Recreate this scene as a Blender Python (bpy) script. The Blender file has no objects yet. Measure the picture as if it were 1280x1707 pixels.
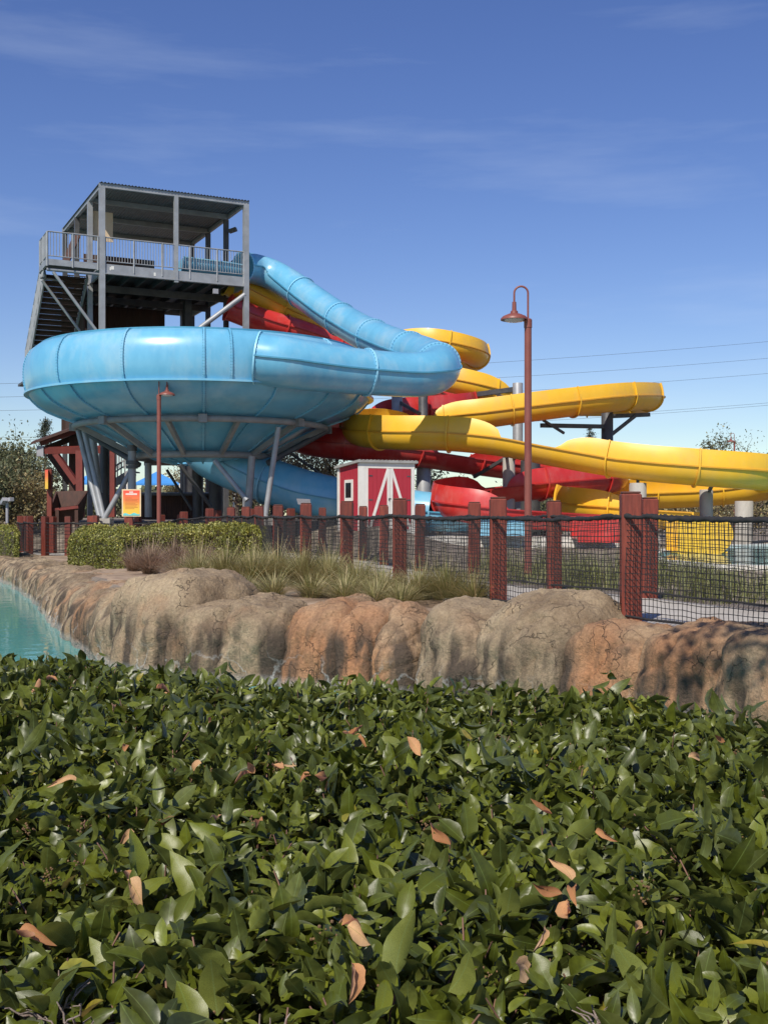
import bpy, bmesh, math, random
import numpy as np
from mathutils import Vector, Matrix, noise

random.seed(7)
RNG = np.random.default_rng(7)
R = math.radians
PI = math.pi
scene = bpy.context.scene
COL = scene.collection

# ------------------------------------------------------------------ camera
F = 1900.0            # focal length in photo pixels (photo is 1280 wide)
EYE = 1.05            # camera height above the fenced path
HZ = 860.0            # pixel row of the horizon
cd = bpy.data.cameras.new('camera')
cd.sensor_fit = 'HORIZONTAL'
cd.sensor_width = 36.0
cd.lens = F / 1280.0 * 36.0
cd.shift_y = (HZ - 853.5) / 1280.0
cd.clip_start = 0.05
cd.clip_end = 3000
cam = bpy.data.objects.new('camera', cd)
cam.location = (0, 0, EYE)
cam.rotation_euler = (R(90), 0, 0)
COL.objects.link(cam)
scene.camera = cam

# ------------------------------------------------------------------ sky, sun, exposure
SUN_AZ = math.atan2(-0.39, -0.92)      # clockwise from +Y; behind and left of the camera
SUN_EL = R(47)
w = bpy.data.worlds.new('World')
scene.world = w
w.use_nodes = True
nt = w.node_tree
nt.nodes.clear()
wo = nt.nodes.new('ShaderNodeOutputWorld')
bg = nt.nodes.new('ShaderNodeBackground')
sky = nt.nodes.new('ShaderNodeTexSky')
sky.sky_type = 'NISHITA'
sky.sun_disc = False
sky.sun_elevation = SUN_EL
sky.sun_rotation = SUN_AZ
sky.altitude = 50
sky.air_density = 1.0
sky.dust_density = 0.25
sky.ozone_density = 3.0
bg.inputs['Strength'].default_value = 0.1
# thin cirrus, laid out over the whole dome by direction
tc = nt.nodes.new('ShaderNodeTexCoord')
mp = nt.nodes.new('ShaderNodeMapping')
mp.inputs['Scale'].default_value = (1.3, 1.3, 9.0)
mp.inputs['Location'].default_value = (4.2, 1.3, 1.45)
mp.inputs['Rotation'].default_value = (R(9), R(5), 0)
n1 = nt.nodes.new('ShaderNodeTexNoise')
n1.inputs['Scale'].default_value = 2.1
n1.inputs['Detail'].default_value = 7
n1.inputs['Roughness'].default_value = 0.55
cr = nt.nodes.new('ShaderNodeValToRGB')
cr.color_ramp.elements[0].position = 0.54
cr.color_ramp.elements[0].color = (0, 0, 0, 1)
cr.color_ramp.elements[1].position = 0.78
cr.color_ramp.elements[1].color = (0.15, 0.15, 0.15, 1)
mx = nt.nodes.new('ShaderNodeMixRGB')
mx.inputs['Color2'].default_value = (6.6, 7.4, 8.6, 1)
hs = nt.nodes.new('ShaderNodeHueSaturation')
hs.inputs['Hue'].default_value = 0.519
hs.inputs['Saturation'].default_value = 1.18
nt.links.new(tc.outputs['Generated'], mp.inputs['Vector'])
nt.links.new(mp.outputs['Vector'], n1.inputs['Vector'])
nt.links.new(n1.outputs['Fac'], cr.inputs['Fac'])
nt.links.new(sky.outputs['Color'], hs.inputs['Color'])
nt.links.new(hs.outputs['Color'], mx.inputs['Color1'])
nt.links.new(cr.outputs['Color'], mx.inputs['Fac'])
nt.links.new(mx.outputs['Color'], bg.inputs['Color'])
nt.links.new(bg.outputs['Background'], wo.inputs['Surface'])

sd = bpy.data.lights.new('sun', 'SUN')
sd.energy = 4.3
sd.angle = R(0.55)
sd.color = (1.0, 0.93, 0.82)
sun = bpy.data.objects.new('sun', sd)
to_sun = Vector((math.sin(SUN_AZ) * math.cos(SUN_EL), math.cos(SUN_AZ) * math.cos(SUN_EL), math.sin(SUN_EL)))
sun.rotation_euler = to_sun.to_track_quat('Z', 'Y').to_euler()
sun.location = to_sun * 60
COL.objects.link(sun)

vs = scene.view_settings
vs.view_transform = 'Standard'
vs.look = 'None'
vs.exposure = 0.25
vs.gamma = 1.0
vs.use_curve_mapping = False
scene.cycles.max_bounces = 6
scene.cycles.transparent_max_bounces = 8
scene.cycles.use_denoising = True


def P(px, py, d):
    """World point that photo pixel (px, py) shows at depth d."""
    return Vector(((px - 640) / F * d, d, EYE + (HZ - py) / F * d))


def S(t):
    t = max(0.0, min(1.0, t))
    return t * t * (3 - 2 * t)


# ------------------------------------------------------------------ materials
def nd(t, kind, **kw):
    n = t.nodes.new(kind)
    for k, v in kw.items():
        setattr(n, k, v)
    return n


def mat(name, c1, c2=None, rough=0.6, metal=0.0, scale=6.0, stretch=(1, 1, 1), bump=0.0, bscale=None,
        spec=0.5, detail=6, dirt=None, dirt_amt=0.0, coat=0.0, coords='Object', lo=0.35, hi=0.65):
    m = bpy.data.materials.new(name)
    m.use_nodes = True
    t = m.node_tree
    b = t.nodes['Principled BSDF']
    b.inputs['Roughness'].default_value = rough
    b.inputs['Metallic'].default_value = metal
    b.inputs['Specular IOR Level'].default_value = spec
    b.inputs['Coat Weight'].default_value = coat
    b.inputs['Coat Roughness'].default_value = 0.12
    if c2 is None:
        c2 = tuple(x * 0.86 for x in c1)
    co = nd(t, 'ShaderNodeTexCoord')
    ma = nd(t, 'ShaderNodeMapping')
    ma.inputs['Scale'].default_value = stretch
    t.links.new(co.outputs[coords], ma.inputs['Vector'])
    n = nd(t, 'ShaderNodeTexNoise')
    n.inputs['Scale'].default_value = scale
    n.inputs['Detail'].default_value = detail
    n.inputs['Roughness'].default_value = 0.6
    t.links.new(ma.outputs['Vector'], n.inputs['Vector'])
    r = nd(t, 'ShaderNodeValToRGB')
    r.color_ramp.elements[0].position = lo
    r.color_ramp.elements[1].position = hi
    r.color_ramp.elements[0].color = (*c1, 1)
    r.color_ramp.elements[1].color = (*c2, 1)
    t.links.new(n.outputs['Fac'], r.inputs['Fac'])
    out = r.outputs['Color']
    if dirt is not None:
        n2 = nd(t, 'ShaderNodeTexNoise')
        n2.inputs['Scale'].default_value = scale * 0.37
        n2.inputs['Detail'].default_value = 9
        n2.inputs['Roughness'].default_value = 0.7
        t.links.new(ma.outputs['Vector'], n2.inputs['Vector'])
        r2 = nd(t, 'ShaderNodeValToRGB')
        r2.color_ramp.elements[0].position = 0.48
        r2.color_ramp.elements[1].position = 0.72
        r2.color_ramp.elements[0].color = (0, 0, 0, 1)
        r2.color_ramp.elements[1].color = (dirt_amt,) * 3 + (1,)
        t.links.new(n2.outputs['Fac'], r2.inputs['Fac'])
        x = nd(t, 'ShaderNodeMixRGB')
        x.inputs['Color2'].default_value = (*dirt, 1)
        t.links.new(r2.outputs['Color'], x.inputs['Fac'])
        t.links.new(out, x.inputs['Color1'])
        out = x.outputs['Color']
    t.links.new(out, b.inputs['Base Color'])
    if bump:
        nb = nd(t, 'ShaderNodeTexNoise')
        nb.inputs['Scale'].default_value = bscale or scale * 4
        nb.inputs['Detail'].default_value = 8
        t.links.new(ma.outputs['Vector'], nb.inputs['Vector'])
        bp = nd(t, 'ShaderNodeBump')
        bp.inputs['Strength'].default_value = bump
        bp.inputs['Distance'].default_value = 0.02
        t.links.new(nb.outputs['Fac'], bp.inputs['Height'])
        t.links.new(bp.outputs['Normal'], b.inputs['Normal'])
    return m


M = {}
M['blue'] = mat('blue_fibreglass', (0.12, 0.38, 0.57), (0.15, 0.43, 0.62), 0.3, scale=2.4, stretch=(1, 1, 0.55),
                dirt=(0.36, 0.52, 0.60), dirt_amt=0.6, coat=0.25, bump=0.03, bscale=2.0)
M['blue_lip'] = mat('blue_flange', (0.06, 0.24, 0.37), (0.08, 0.3, 0.44), 0.4, scale=3)
M['blue_light'] = mat('blue_bolted_flange', (0.25, 0.58, 0.78), (0.3, 0.62, 0.8), 0.4, scale=3)
M['yellow'] = mat('yellow_fibreglass', (0.78, 0.44, 0.022), (0.80, 0.47, 0.035), 0.42, scale=2.6, stretch=(1, 1, 0.6),
                  dirt=(0.60, 0.36, 0.09), dirt_amt=0.65, coat=0.06, bump=0.03, bscale=2.0)
M['yellow_lip'] = mat('yellow_flange', (0.55, 0.27, 0.02), (0.66, 0.34, 0.02), 0.45, scale=3)
M['red'] = mat('red_fibreglass', (0.50, 0.028, 0.024), (0.56, 0.04, 0.035), 0.34, scale=2.6, stretch=(1, 1, 0.6),
               dirt=(0.52, 0.15, 0.13), dirt_amt=0.7, coat=0.15, bump=0.03, bscale=2.0)
M['red_lip'] = mat('red_flange', (0.36, 0.02, 0.018), (0.42, 0.03, 0.03), 0.45, scale=3)
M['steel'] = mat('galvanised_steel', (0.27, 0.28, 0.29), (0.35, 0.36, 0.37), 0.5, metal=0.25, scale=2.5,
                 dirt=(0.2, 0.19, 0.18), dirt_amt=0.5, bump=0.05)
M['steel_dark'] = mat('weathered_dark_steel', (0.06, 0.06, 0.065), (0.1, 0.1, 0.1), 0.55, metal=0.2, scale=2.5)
M['steel_under'] = mat('grey_painted_frame', (0.20, 0.21, 0.215), (0.27, 0.27, 0.27), 0.6, scale=2.5,
                       dirt=(0.14, 0.11, 0.09), dirt_amt=0.5)
M['roof'] = mat('corrugated_roof', (0.13, 0.13, 0.135), (0.18, 0.18, 0.18), 0.5, metal=0.2, scale=2)
M['concrete'] = mat('concrete', (0.42, 0.40, 0.36), (0.32, 0.30, 0.27), 0.85, scale=3, stretch=(1, 1, 0.35),
                    bump=0.25, bscale=24, dirt=(0.22, 0.2, 0.17), dirt_amt=0.6)
M['path'] = mat('path_concrete', (0.46, 0.43, 0.38), (0.36, 0.33, 0.29), 0.85, scale=1.2, bump=0.2, bscale=30,
                dirt=(0.27, 0.23, 0.19), dirt_amt=0.6)
M['redwood'] = mat('red_stained_post', (0.215, 0.043, 0.024), (0.125, 0.024, 0.014), 0.55, scale=6, stretch=(4, 4, 0.5),
                   bump=0.22, bscale=20, dirt=(0.07, 0.018, 0.012), dirt_amt=0.75)
_t = M['redwood'].node_tree
_b = _t.nodes['Principled BSDF']
_l = _b.inputs['Base Color'].links[0].from_socket
_o = nd(_t, 'ShaderNodeObjectInfo')
_m = nd(_t, 'ShaderNodeMapRange')
_m.inputs['To Min'].default_value = 0.72
_m.inputs['To Max'].default_value = 1.25
_h = nd(_t, 'ShaderNodeHueSaturation')
_t.links.new(_o.outputs['Random'], _m.inputs['Value'])
_t.links.new(_m.outputs['Result'], _h.inputs['Value'])
_t.links.new(_l, _h.inputs['Color'])
_t.links.new(_h.outputs['Color'], _b.inputs['Base Color'])
M['post_cap'] = mat('weathered_post_top', (0.13, 0.045, 0.03), (0.08, 0.03, 0.02), 0.8, scale=12)
M['rope'] = mat('black_rope_net', (0.012, 0.012, 0.013), (0.022, 0.02, 0.02), 0.8, scale=20)
M['lamp'] = mat('rust_red_lamp_paint', (0.19, 0.055, 0.042), (0.235, 0.075, 0.055), 0.45, scale=3)
M['lamp_glass'] = mat('lamp_glass', (0.62, 0.66, 0.68), (0.55, 0.58, 0.6), 0.15, scale=3)
M['barn'] = mat('barn_red_paint', (0.42, 0.028, 0.045), (0.37, 0.024, 0.038), 0.6, scale=3, stretch=(6, 6, 0.6), bump=0.1, bscale=8)
M['white'] = mat('white_trim_paint', (0.74, 0.72, 0.66), (0.66, 0.64, 0.58), 0.6, scale=4)
M['black'] = mat('dark_glass', (0.012, 0.012, 0.014), (0.02, 0.02, 0.02), 0.15)
M['shed_roof'] = mat('shed_roof_metal', (0.36, 0.36, 0.34), (0.28, 0.27, 0.25), 0.6, scale=4)
M['beige'] = mat('beige_panel', (0.62, 0.48, 0.32), (0.58, 0.44, 0.3), 0.7, scale=2)
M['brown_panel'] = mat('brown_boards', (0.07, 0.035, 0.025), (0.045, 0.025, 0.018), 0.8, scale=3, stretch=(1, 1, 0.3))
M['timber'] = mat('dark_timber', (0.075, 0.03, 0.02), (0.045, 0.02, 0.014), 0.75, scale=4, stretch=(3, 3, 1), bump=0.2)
M['timber_red'] = mat('red_timber', (0.19, 0.032, 0.022), (0.14, 0.025, 0.018), 0.6, scale=4)
M['canvas'] = mat('blue_shade_canvas', (0.05, 0.24, 0.6), (0.06, 0.28, 0.66), 0.8, scale=1)
M['bark'] = mat('bark', (0.11, 0.08, 0.06), (0.07, 0.05, 0.04), 0.9, scale=12, stretch=(3, 3, 0.6), bump=0.5)
M['twig'] = mat('hedge_twig', (0.24, 0.13, 0.085), (0.14, 0.075, 0.055), 0.8, scale=30)
M['dry_flower'] = mat('dry_flower', (0.20, 0.12, 0.05), (0.12, 0.07, 0.035), 0.9, scale=60)
M['dead_wood'] = mat('weathered_dead_wood', (0.27, 0.22, 0.19), (0.16, 0.115, 0.09), 0.9, scale=40, bump=0.3)
M['wire'] = mat('power_line', (0.05, 0.05, 0.055), None, 0.6)
M['grey_box'] = mat('grey_fixture', (0.33, 0.32, 0.34), (0.28, 0.28, 0.3), 0.5)
M['pale_rim'] = mat('pool_coping', (0.66, 0.64, 0.58), (0.55, 0.52, 0.46), 0.7, scale=3)


def leafmat(name, ramp, rough=0.38, trans=0.18, vein=True, spec=0.4):
    """Foliage: colour by the per-leaf 'tint' attribute, midrib and veins by the leaf's own UVs."""
    m = bpy.data.materials.new(name)
    m.use_nodes = True
    t = m.node_tree
    b = t.nodes['Principled BSDF']
    out = t.nodes['Material Output']
    b.inputs['Roughness'].default_value = rough
    b.inputs['Specular IOR Level'].default_value = spec
    a = nd(t, 'ShaderNodeAttribute', attribute_name='tint')
    r = nd(t, 'ShaderNodeValToRGB')
    els = r.color_ramp.elements
    while len(els) < len(ramp):
        els.new(0.5)
    for e, (p, c) in zip(els, ramp):
        e.position = p
        e.color = (*c, 1)
    t.links.new(a.outputs['Fac'], r.inputs['Fac'])
    col = r.outputs['Color']
    if vein:
        uv = nd(t, 'ShaderNodeUVMap')
        sp = nd(t, 'ShaderNodeSeparateXYZ')
        t.links.new(uv.outputs['UV'], sp.inputs['Vector'])
        ab = nd(t, 'ShaderNodeMath', operation='ABSOLUTE')
        su = nd(t, 'ShaderNodeMath', operation='SUBTRACT')
        su.inputs[1].default_value = 0.5
        t.links.new(sp.outputs['X'], su.inputs[0])
        t.links.new(su.outputs[0], ab.inputs[0])
        mr = nd(t, 'ShaderNodeMapRange')
        mr.inputs['From Min'].default_value = 0.008
        mr.inputs['From Max'].default_value = 0.028
        mr.inputs['To Min'].default_value = 0.5
        mr.inputs['To Max'].default_value = 0.0
        t.links.new(ab.outputs[0], mr.inputs['Value'])
        x = nd(t, 'ShaderNodeMixRGB')
        x.inputs['Color2'].default_value = (0.15, 0.21, 0.05, 1)
        t.links.new(mr.outputs['Result'], x.inputs['Fac'])
        t.links.new(col, x.inputs['Color1'])
        col = x.outputs['Color']
        # side veins as fine relief
        ad = nd(t, 'ShaderNodeMath', operation='MULTIPLY_ADD')
        ad.inputs[1].default_value = 0.55
        t.links.new(ab.outputs[0], ad.inputs[0])
        ng = nd(t, 'ShaderNodeMath', operation='MULTIPLY')
        ng.inputs[1].default_value = -1.0
        t.links.new(sp.outputs['Y'], ng.inputs[0])
        t.links.new(ng.outputs[0], ad.inputs[2])
        ml = nd(t, 'ShaderNodeMath', operation='MULTIPLY')
        ml.inputs[1].default_value = 44
        t.links.new(ad.outputs[0], ml.inputs[0])
        si = nd(t, 'ShaderNodeMath', operation='SINE')
        t.links.new(ml.outputs[0], si.inputs[0])
        no = nd(t, 'ShaderNodeTexNoise')
        no.inputs['Scale'].default_value = 70
        no.inputs['Detail'].default_value = 3
        co = nd(t, 'ShaderNodeTexCoord')
        t.links.new(co.outputs['Object'], no.inputs['Vector'])
        sm = nd(t, 'ShaderNodeMath', operation='MULTIPLY_ADD')
        sm.inputs[1].default_value = 3.0
        t.links.new(no.outputs['Fac'], sm.inputs[0])
        sv_ = nd(t, 'ShaderNodeMath', operation='MULTIPLY')
        sv_.inputs[1].default_value = 0.12
        t.links.new(si.outputs[0], sv_.inputs[0])
        t.links.new(sv_.outputs[0], sm.inputs[2])
        # blotches
        mo = nd(t, 'ShaderNodeMapRange')
        mo.inputs['From Min'].default_value = 0.3
        mo.inputs['From Max'].default_value = 0.7
        mo.inputs['To Min'].default_value = 0.72
        mo.inputs['To Max'].default_value = 1.2
        t.links.new(no.outputs['Fac'], mo.inputs['Value'])
        xm = nd(t, 'ShaderNodeMixRGB', blend_type='MULTIPLY')
        xm.inputs['Fac'].default_value = 1.0
        t.links.new(col, xm.inputs['Color1'])
        t.links.new(mo.outputs['Result'], xm.inputs['Color2'])
        col = xm.outputs['Color']
        bp = nd(t, 'ShaderNodeBump')
        bp.inputs['Strength'].default_value = 0.12
        bp.inputs['Distance'].default_value = 0.0012
        t.links.new(sm.outputs[0], bp.inputs['Height'])
        t.links.new(bp.outputs['Normal'], b.inputs['Normal'])
    # paler underside
    ge = nd(t, 'ShaderNodeNewGeometry')
    bk = nd(t, 'ShaderNodeMixRGB')
    bk.blend_type = 'MIX'
    hv = nd(t, 'ShaderNodeHueSaturation')
    hv.inputs['Saturation'].default_value = 0.88
    hv.inputs['Value'].default_value = 1.2
    t.links.new(col, hv.inputs['Color'])
    t.links.new(ge.outputs['Backfacing'], bk.inputs['Fac'])
    t.links.new(col, bk.inputs['Color1'])
    t.links.new(hv.outputs['Color'], bk.inputs['Color2'])
    col = bk.outputs['Color']
    t.links.new(col, b.inputs['Base Color'])
    tr = nd(t, 'ShaderNodeBsdfTranslucent')
    hs2 = nd(t, 'ShaderNodeHueSaturation')
    hs2.inputs['Hue'].default_value = 0.47
    hs2.inputs['Value'].default_value = 2.2
    t.links.new(col, hs2.inputs['Color'])
    t.links.new(hs2.outputs['Color'], tr.inputs['Color'])
    ms = nd(t, 'ShaderNodeMixShader')
    ms.inputs['Fac'].default_value = trans
    t.links.new(b.outputs['BSDF'], ms.inputs[1])
    t.links.new(tr.outputs['BSDF'], ms.inputs[2])
    t.links.new(ms.outputs['Shader'], out.inputs['Surface'])
    return m


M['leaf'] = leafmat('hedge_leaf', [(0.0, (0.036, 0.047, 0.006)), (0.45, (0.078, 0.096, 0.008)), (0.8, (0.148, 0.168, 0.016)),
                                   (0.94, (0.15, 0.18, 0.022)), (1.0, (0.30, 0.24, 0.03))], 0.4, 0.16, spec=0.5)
M['dead_leaf'] = leafmat('dead_leaf', [(0.0, (0.26, 0.11, 0.045)), (0.4, (0.50, 0.24, 0.10)), (1.0, (0.58, 0.38, 0.20))], 0.65, 0.2, spec=0.25)
M['boxleaf'] = leafmat('clipped_hedge_leaf', [(0.0, (0.085, 0.10, 0.016)), (0.6, (0.20, 0.20, 0.03)), (1.0, (0.40, 0.35, 0.06))], 0.5, 0.15, False)
M['olive'] = leafmat('grey_green_tree_leaf', [(0.0, (0.06, 0.07, 0.035)), (0.6, (0.12, 0.13, 0.06)), (1.0, (0.24, 0.22, 0.10))], 0.6, 0.15, False)
M['autumn'] = leafmat('yellowing_tree_leaf', [(0.0, (0.11, 0.09, 0.04)), (0.6, (0.21, 0.17, 0.07)), (1.0, (0.36, 0.27, 0.10))], 0.6, 0.2, False)
M['conifer'] = leafmat('conifer_needles', [(0.0, (0.03, 0.045, 0.03)), (1.0, (0.07, 0.09, 0.055))], 0.6, 0.05, False)
M['grass'] = leafmat('dry_grass_blade', [(0.0, (0.09, 0.115, 0.025)), (0.5, (0.19, 0.185, 0.055)), (1.0, (0.42, 0.34, 0.16))], 0.6, 0.2, False)
M['muhly'] = leafmat('purple_grass_blade', [(0.0, (0.13, 0.095, 0.05)), (0.5, (0.22, 0.15, 0.095)), (1.0, (0.34, 0.24, 0.15))], 0.7, 0.2, False)


def rock_material():
    m = bpy.data.materials.new('sculpted_rock')
    m.use_nodes = True
    t = m.node_tree
    b = t.nodes['Principled BSDF']
    b.inputs['Roughness'].default_value = 0.82
    b.inputs['Specular IOR Level'].default_value = 0.3
    co = nd(t, 'ShaderNodeTexCoord')
    at = nd(t, 'ShaderNodeAttribute', attribute_name='tint')      # rust tone of each boulder
    n1 = nd(t, 'ShaderNodeTexNoise'); n1.inputs['Scale'].default_value = 1.3; n1.inputs['Detail'].default_value = 9; n1.inputs['Roughness'].default_value = 0.65
    t.links.new(co.outputs['Object'], n1.inputs['Vector'])
    r1 = nd(t, 'ShaderNodeValToRGB')
    r1.color_ramp.elements[0].position = 0.3; r1.color_ramp.elements[0].color = (0.165, 0.112, 0.066, 1)
    r1.color_ramp.elements[1].position = 0.7; r1.color_ramp.elements[1].color = (0.47, 0.365, 0.235, 1)
    t.links.new(n1.outputs['Fac'], r1.inputs['Fac'])
    # rust wash
    n2 = nd(t, 'ShaderNodeTexNoise'); n2.inputs['Scale'].default_value = 1.1; n2.inputs['Detail'].default_value = 7
    mpn = nd(t, 'ShaderNodeMapping'); mpn.inputs['Location'].default_value = (3, 7, 1)
    t.links.new(co.outputs['Object'], mpn.inputs['Vector']); t.links.new(mpn.outputs['Vector'], n2.inputs['Vector'])
    ad = nd(t, 'ShaderNodeMath', operation='MULTIPLY_ADD'); ad.inputs[1].default_value = 0.45
    t.links.new(at.outputs['Fac'], ad.inputs[0]); t.links.new(n2.outputs['Fac'], ad.inputs[2])
    r2 = nd(t, 'ShaderNodeValToRGB')
    r2.color_ramp.elements[0].position = 0.6; r2.color_ramp.elements[0].color = (0, 0, 0, 1)
    r2.color_ramp.elements[1].position = 0.98; r2.color_ramp.elements[1].color = (0.85, 0.85, 0.85, 1)
    t.links.new(ad.outputs[0], r2.inputs['Fac'])
    x1 = nd(t, 'ShaderNodeMixRGB'); x1.inputs['Color2'].default_value = (0.42, 0.19, 0.085, 1)
    t.links.new(r2.outputs['Color'], x1.inputs['Fac']); t.links.new(r1.outputs['Color'], x1.inputs['Color1'])
    # vertical run-off stains
    ms = nd(t, 'ShaderNodeMapping'); ms.inputs['Scale'].default_value = (5.5, 5.5, 0.45)
    t.links.new(co.outputs['Object'], ms.inputs['Vector'])
    n3 = nd(t, 'ShaderNodeTexNoise'); n3.inputs['Scale'].default_value = 1.0; n3.inputs['Detail'].default_value = 5
    t.links.new(ms.outputs['Vector'], n3.inputs['Vector'])
    r3 = nd(t, 'ShaderNodeValToRGB')
    r3.color_ramp.elements[0].position = 0.42; r3.color_ramp.elements[0].color = (0, 0, 0, 1)
    r3.color_ramp.elements[1].position = 0.60; r3.color_ramp.elements[1].color = (0.95, 0.95, 0.95, 1)
    t.links.new(n3.outputs['Fac'], r3.inputs['Fac'])
    sz = nd(t, 'ShaderNodeSeparateXYZ'); t.links.new(co.outputs['Object'], sz.inputs['Vector'])
    mz = nd(t, 'ShaderNodeMapRange'); mz.inputs['From Min'].default_value = 0.06; mz.inputs['From Max'].default_value = -0.3
    t.links.new(sz.outputs['Z'], mz.inputs['Value'])
    mu = nd(t, 'ShaderNodeMath', operation='MULTIPLY'); t.links.new(r3.outputs['Color'], mu.inputs[0]); t.links.new(mz.outputs['Result'], mu.inputs[1])
    x2 = nd(t, 'ShaderNodeMixRGB'); x2.inputs['Color2'].default_value = (0.075, 0.055, 0.04, 1)
    t.links.new(mu.outputs[0], x2.inputs['Fac']); t.links.new(x1.outputs['Color'], x2.inputs['Color1'])
    # cracks
    wv = nd(t, 'ShaderNodeTexNoise'); wv.inputs['Scale'].default_value = 3.0; wv.inputs['Detail'].default_value = 4
    t.links.new(co.outputs['Object'], wv.inputs['Vector'])
    mv = nd(t, 'ShaderNodeMixRGB'); mv.inputs['Fac'].default_value = 0.38
    t.links.new(co.outputs['Object'], mv.inputs['Color1']); t.links.new(wv.outputs['Color'], mv.inputs['Color2'])
    vo = nd(t, 'ShaderNodeTexVoronoi', feature='DISTANCE_TO_EDGE'); vo.inputs['Scale'].default_value = 4.5
    t.links.new(mv.outputs['Color'], vo.inputs['Vector'])
    mc = nd(t, 'ShaderNodeMapRange'); mc.inputs['From Min'].default_value = 0.0; mc.inputs['From Max'].default_value = 0.014; mc.inputs['To Min'].default_value = 0.35
    t.links.new(vo.outputs['Distance'], mc.inputs['Value'])
    n4 = nd(t, 'ShaderNodeTexNoise'); n4.inputs['Scale'].default_value = 2.4
    t.links.new(co.outputs['Object'], n4.inputs['Vector'])
    r4 = nd(t, 'ShaderNodeValToRGB'); r4.color_ramp.elements[0].position = 0.36; r4.color_ramp.elements[1].position = 0.5
    t.links.new(n4.outputs['Fac'], r4.inputs['Fac'])
    mxx = nd(t, 'ShaderNodeMath', operation='MAXIMUM'); t.links.new(mc.outputs['Result'], mxx.inputs[0]); t.links.new(r4.outputs['Color'], mxx.inputs[1])
    x3 = nd(t, 'ShaderNodeMixRGB'); x3.blend_type = 'MIX'; x3.inputs['Color1'].default_value = (0.07, 0.05, 0.04, 1)
    t.links.new(mxx.outputs[0], x3.inputs['Fac']); t.links.new(x2.outputs['Color'], x3.inputs['Color2'])
    # lime scale near the waterline
    n5 = nd(t, 'ShaderNodeTexVoronoi', feature='DISTANCE_TO_EDGE'); n5.inputs['Scale'].default_value = 2.1
    t.links.new(mv.outputs['Color'], n5.inputs['Vector'])
    m5 = nd(t, 'ShaderNodeMapRange'); m5.inputs['From Min'].default_value = 0.028; m5.inputs['From Max'].default_value = 0.0
    t.links.new(n5.outputs['Distance'], m5.inputs['Value'])
    mz2 = nd(t, 'ShaderNodeMapRange'); mz2.inputs['From Min'].default_value = -0.40; mz2.inputs['From Max'].default_value = -0.75; mz2.inputs['To Max'].default_value = 0.8
    t.links.new(sz.outputs['Z'], mz2.inputs['Value'])
    mu2 = nd(t, 'ShaderNodeMath', operation='MULTIPLY'); t.links.new(m5.outputs['Result'], mu2.inputs[0]); t.links.new(mz2.outputs['Result'], mu2.inputs[1])
    mz3 = nd(t, 'ShaderNodeMapRange'); mz3.inputs['From Min'].default_value = -0.68; mz3.inputs['From Max'].default_value = -0.76
    mz3.inputs['To Max'].default_value = 0.4
    t.links.new(sz.outputs['Z'], mz3.inputs['Value'])
    mu3 = nd(t, 'ShaderNodeMath', operation='MAXIMUM'); t.links.new(mu2.outputs[0], mu3.inputs[0]); t.links.new(mz3.outputs['Result'], mu3.inputs[1])
    x4 = nd(t, 'ShaderNodeMixRGB'); x4.inputs['Color2'].default_value = (0.44, 0.45, 0.43, 1)
    t.links.new(mu3.outputs[0], x4.inputs['Fac']); t.links.new(x3.outputs['Color'], x4.inputs['Color1'])
    ng = nd(t, 'ShaderNodeTexNoise'); ng.inputs['Scale'].default_value = 34; ng.inputs['Detail'].default_value = 8; ng.inputs['Roughness'].default_value = 0.75
    t.links.new(co.outputs['Object'], ng.inputs['Vector'])
    rg_ = nd(t, 'ShaderNodeMapRange'); rg_.inputs['From Min'].default_value = 0.3; rg_.inputs['From Max'].default_value = 0.7; rg_.inputs['To Min'].default_value = 0.62; rg_.inputs['To Max'].default_value = 1.3
    t.links.new(ng.outputs['Fac'], rg_.inputs['Value'])
    xg = nd(t, 'ShaderNodeMixRGB'); xg.blend_type = 'MULTIPLY'; xg.inputs['Fac'].default_value = 1.0
    t.links.new(x4.outputs['Color'], xg.inputs['Color1']); t.links.new(rg_.outputs['Result'], xg.inputs['Color2'])
    t.links.new(xg.outputs['Color'], b.inputs['Base Color'])
    n6 = nd(t, 'ShaderNodeTexNoise'); n6.inputs['Scale'].default_value = 20; n6.inputs['Detail'].default_value = 12; n6.inputs['Roughness'].default_value = 0.7
    t.links.new(co.outputs['Object'], n6.inputs['Vector'])
    sm = nd(t, 'ShaderNodeMath', operation='MULTIPLY_ADD'); sm.inputs[1].default_value = 0.6
    t.links.new(mxx.outputs[0], sm.inputs[0]); t.links.new(n6.outputs['Fac'], sm.inputs[2])
    bp = nd(t, 'ShaderNodeBump'); bp.inputs['Strength'].default_value = 1.0; bp.inputs['Distance'].default_value = 0.04
    t.links.new(sm.outputs[0], bp.inputs['Height']); t.links.new(bp.outputs['Normal'], b.inputs['Normal'])
    return m


M['rock'] = rock_material()


def water_material(name, c, bump=0.06, scale=3.0):
    m = bpy.data.materials.new(name)
    m.use_nodes = True
    t = m.node_tree
    b = t.nodes['Principled BSDF']
    b.inputs['Base Color'].default_value = (*c, 1)
    b.inputs['Roughness'].default_value = 0.04
    b.inputs['IOR'].default_value = 1.33
    co = nd(t, 'ShaderNodeTexCoord')
    n = nd(t, 'ShaderNodeTexNoise'); n.inputs['Scale'].default_value = scale; n.inputs['Detail'].default_value = 3
    t.links.new(co.outputs['Object'], n.inputs['Vector'])
    bp = nd(t, 'ShaderNodeBump'); bp.inputs['Strength'].default_value = bump; bp.inputs['Distance'].default_value = 0.05
    t.links.new(n.outputs['Fac'], bp.inputs['Height']); t.links.new(bp.outputs['Normal'], b.inputs['Normal'])
    return m


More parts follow.
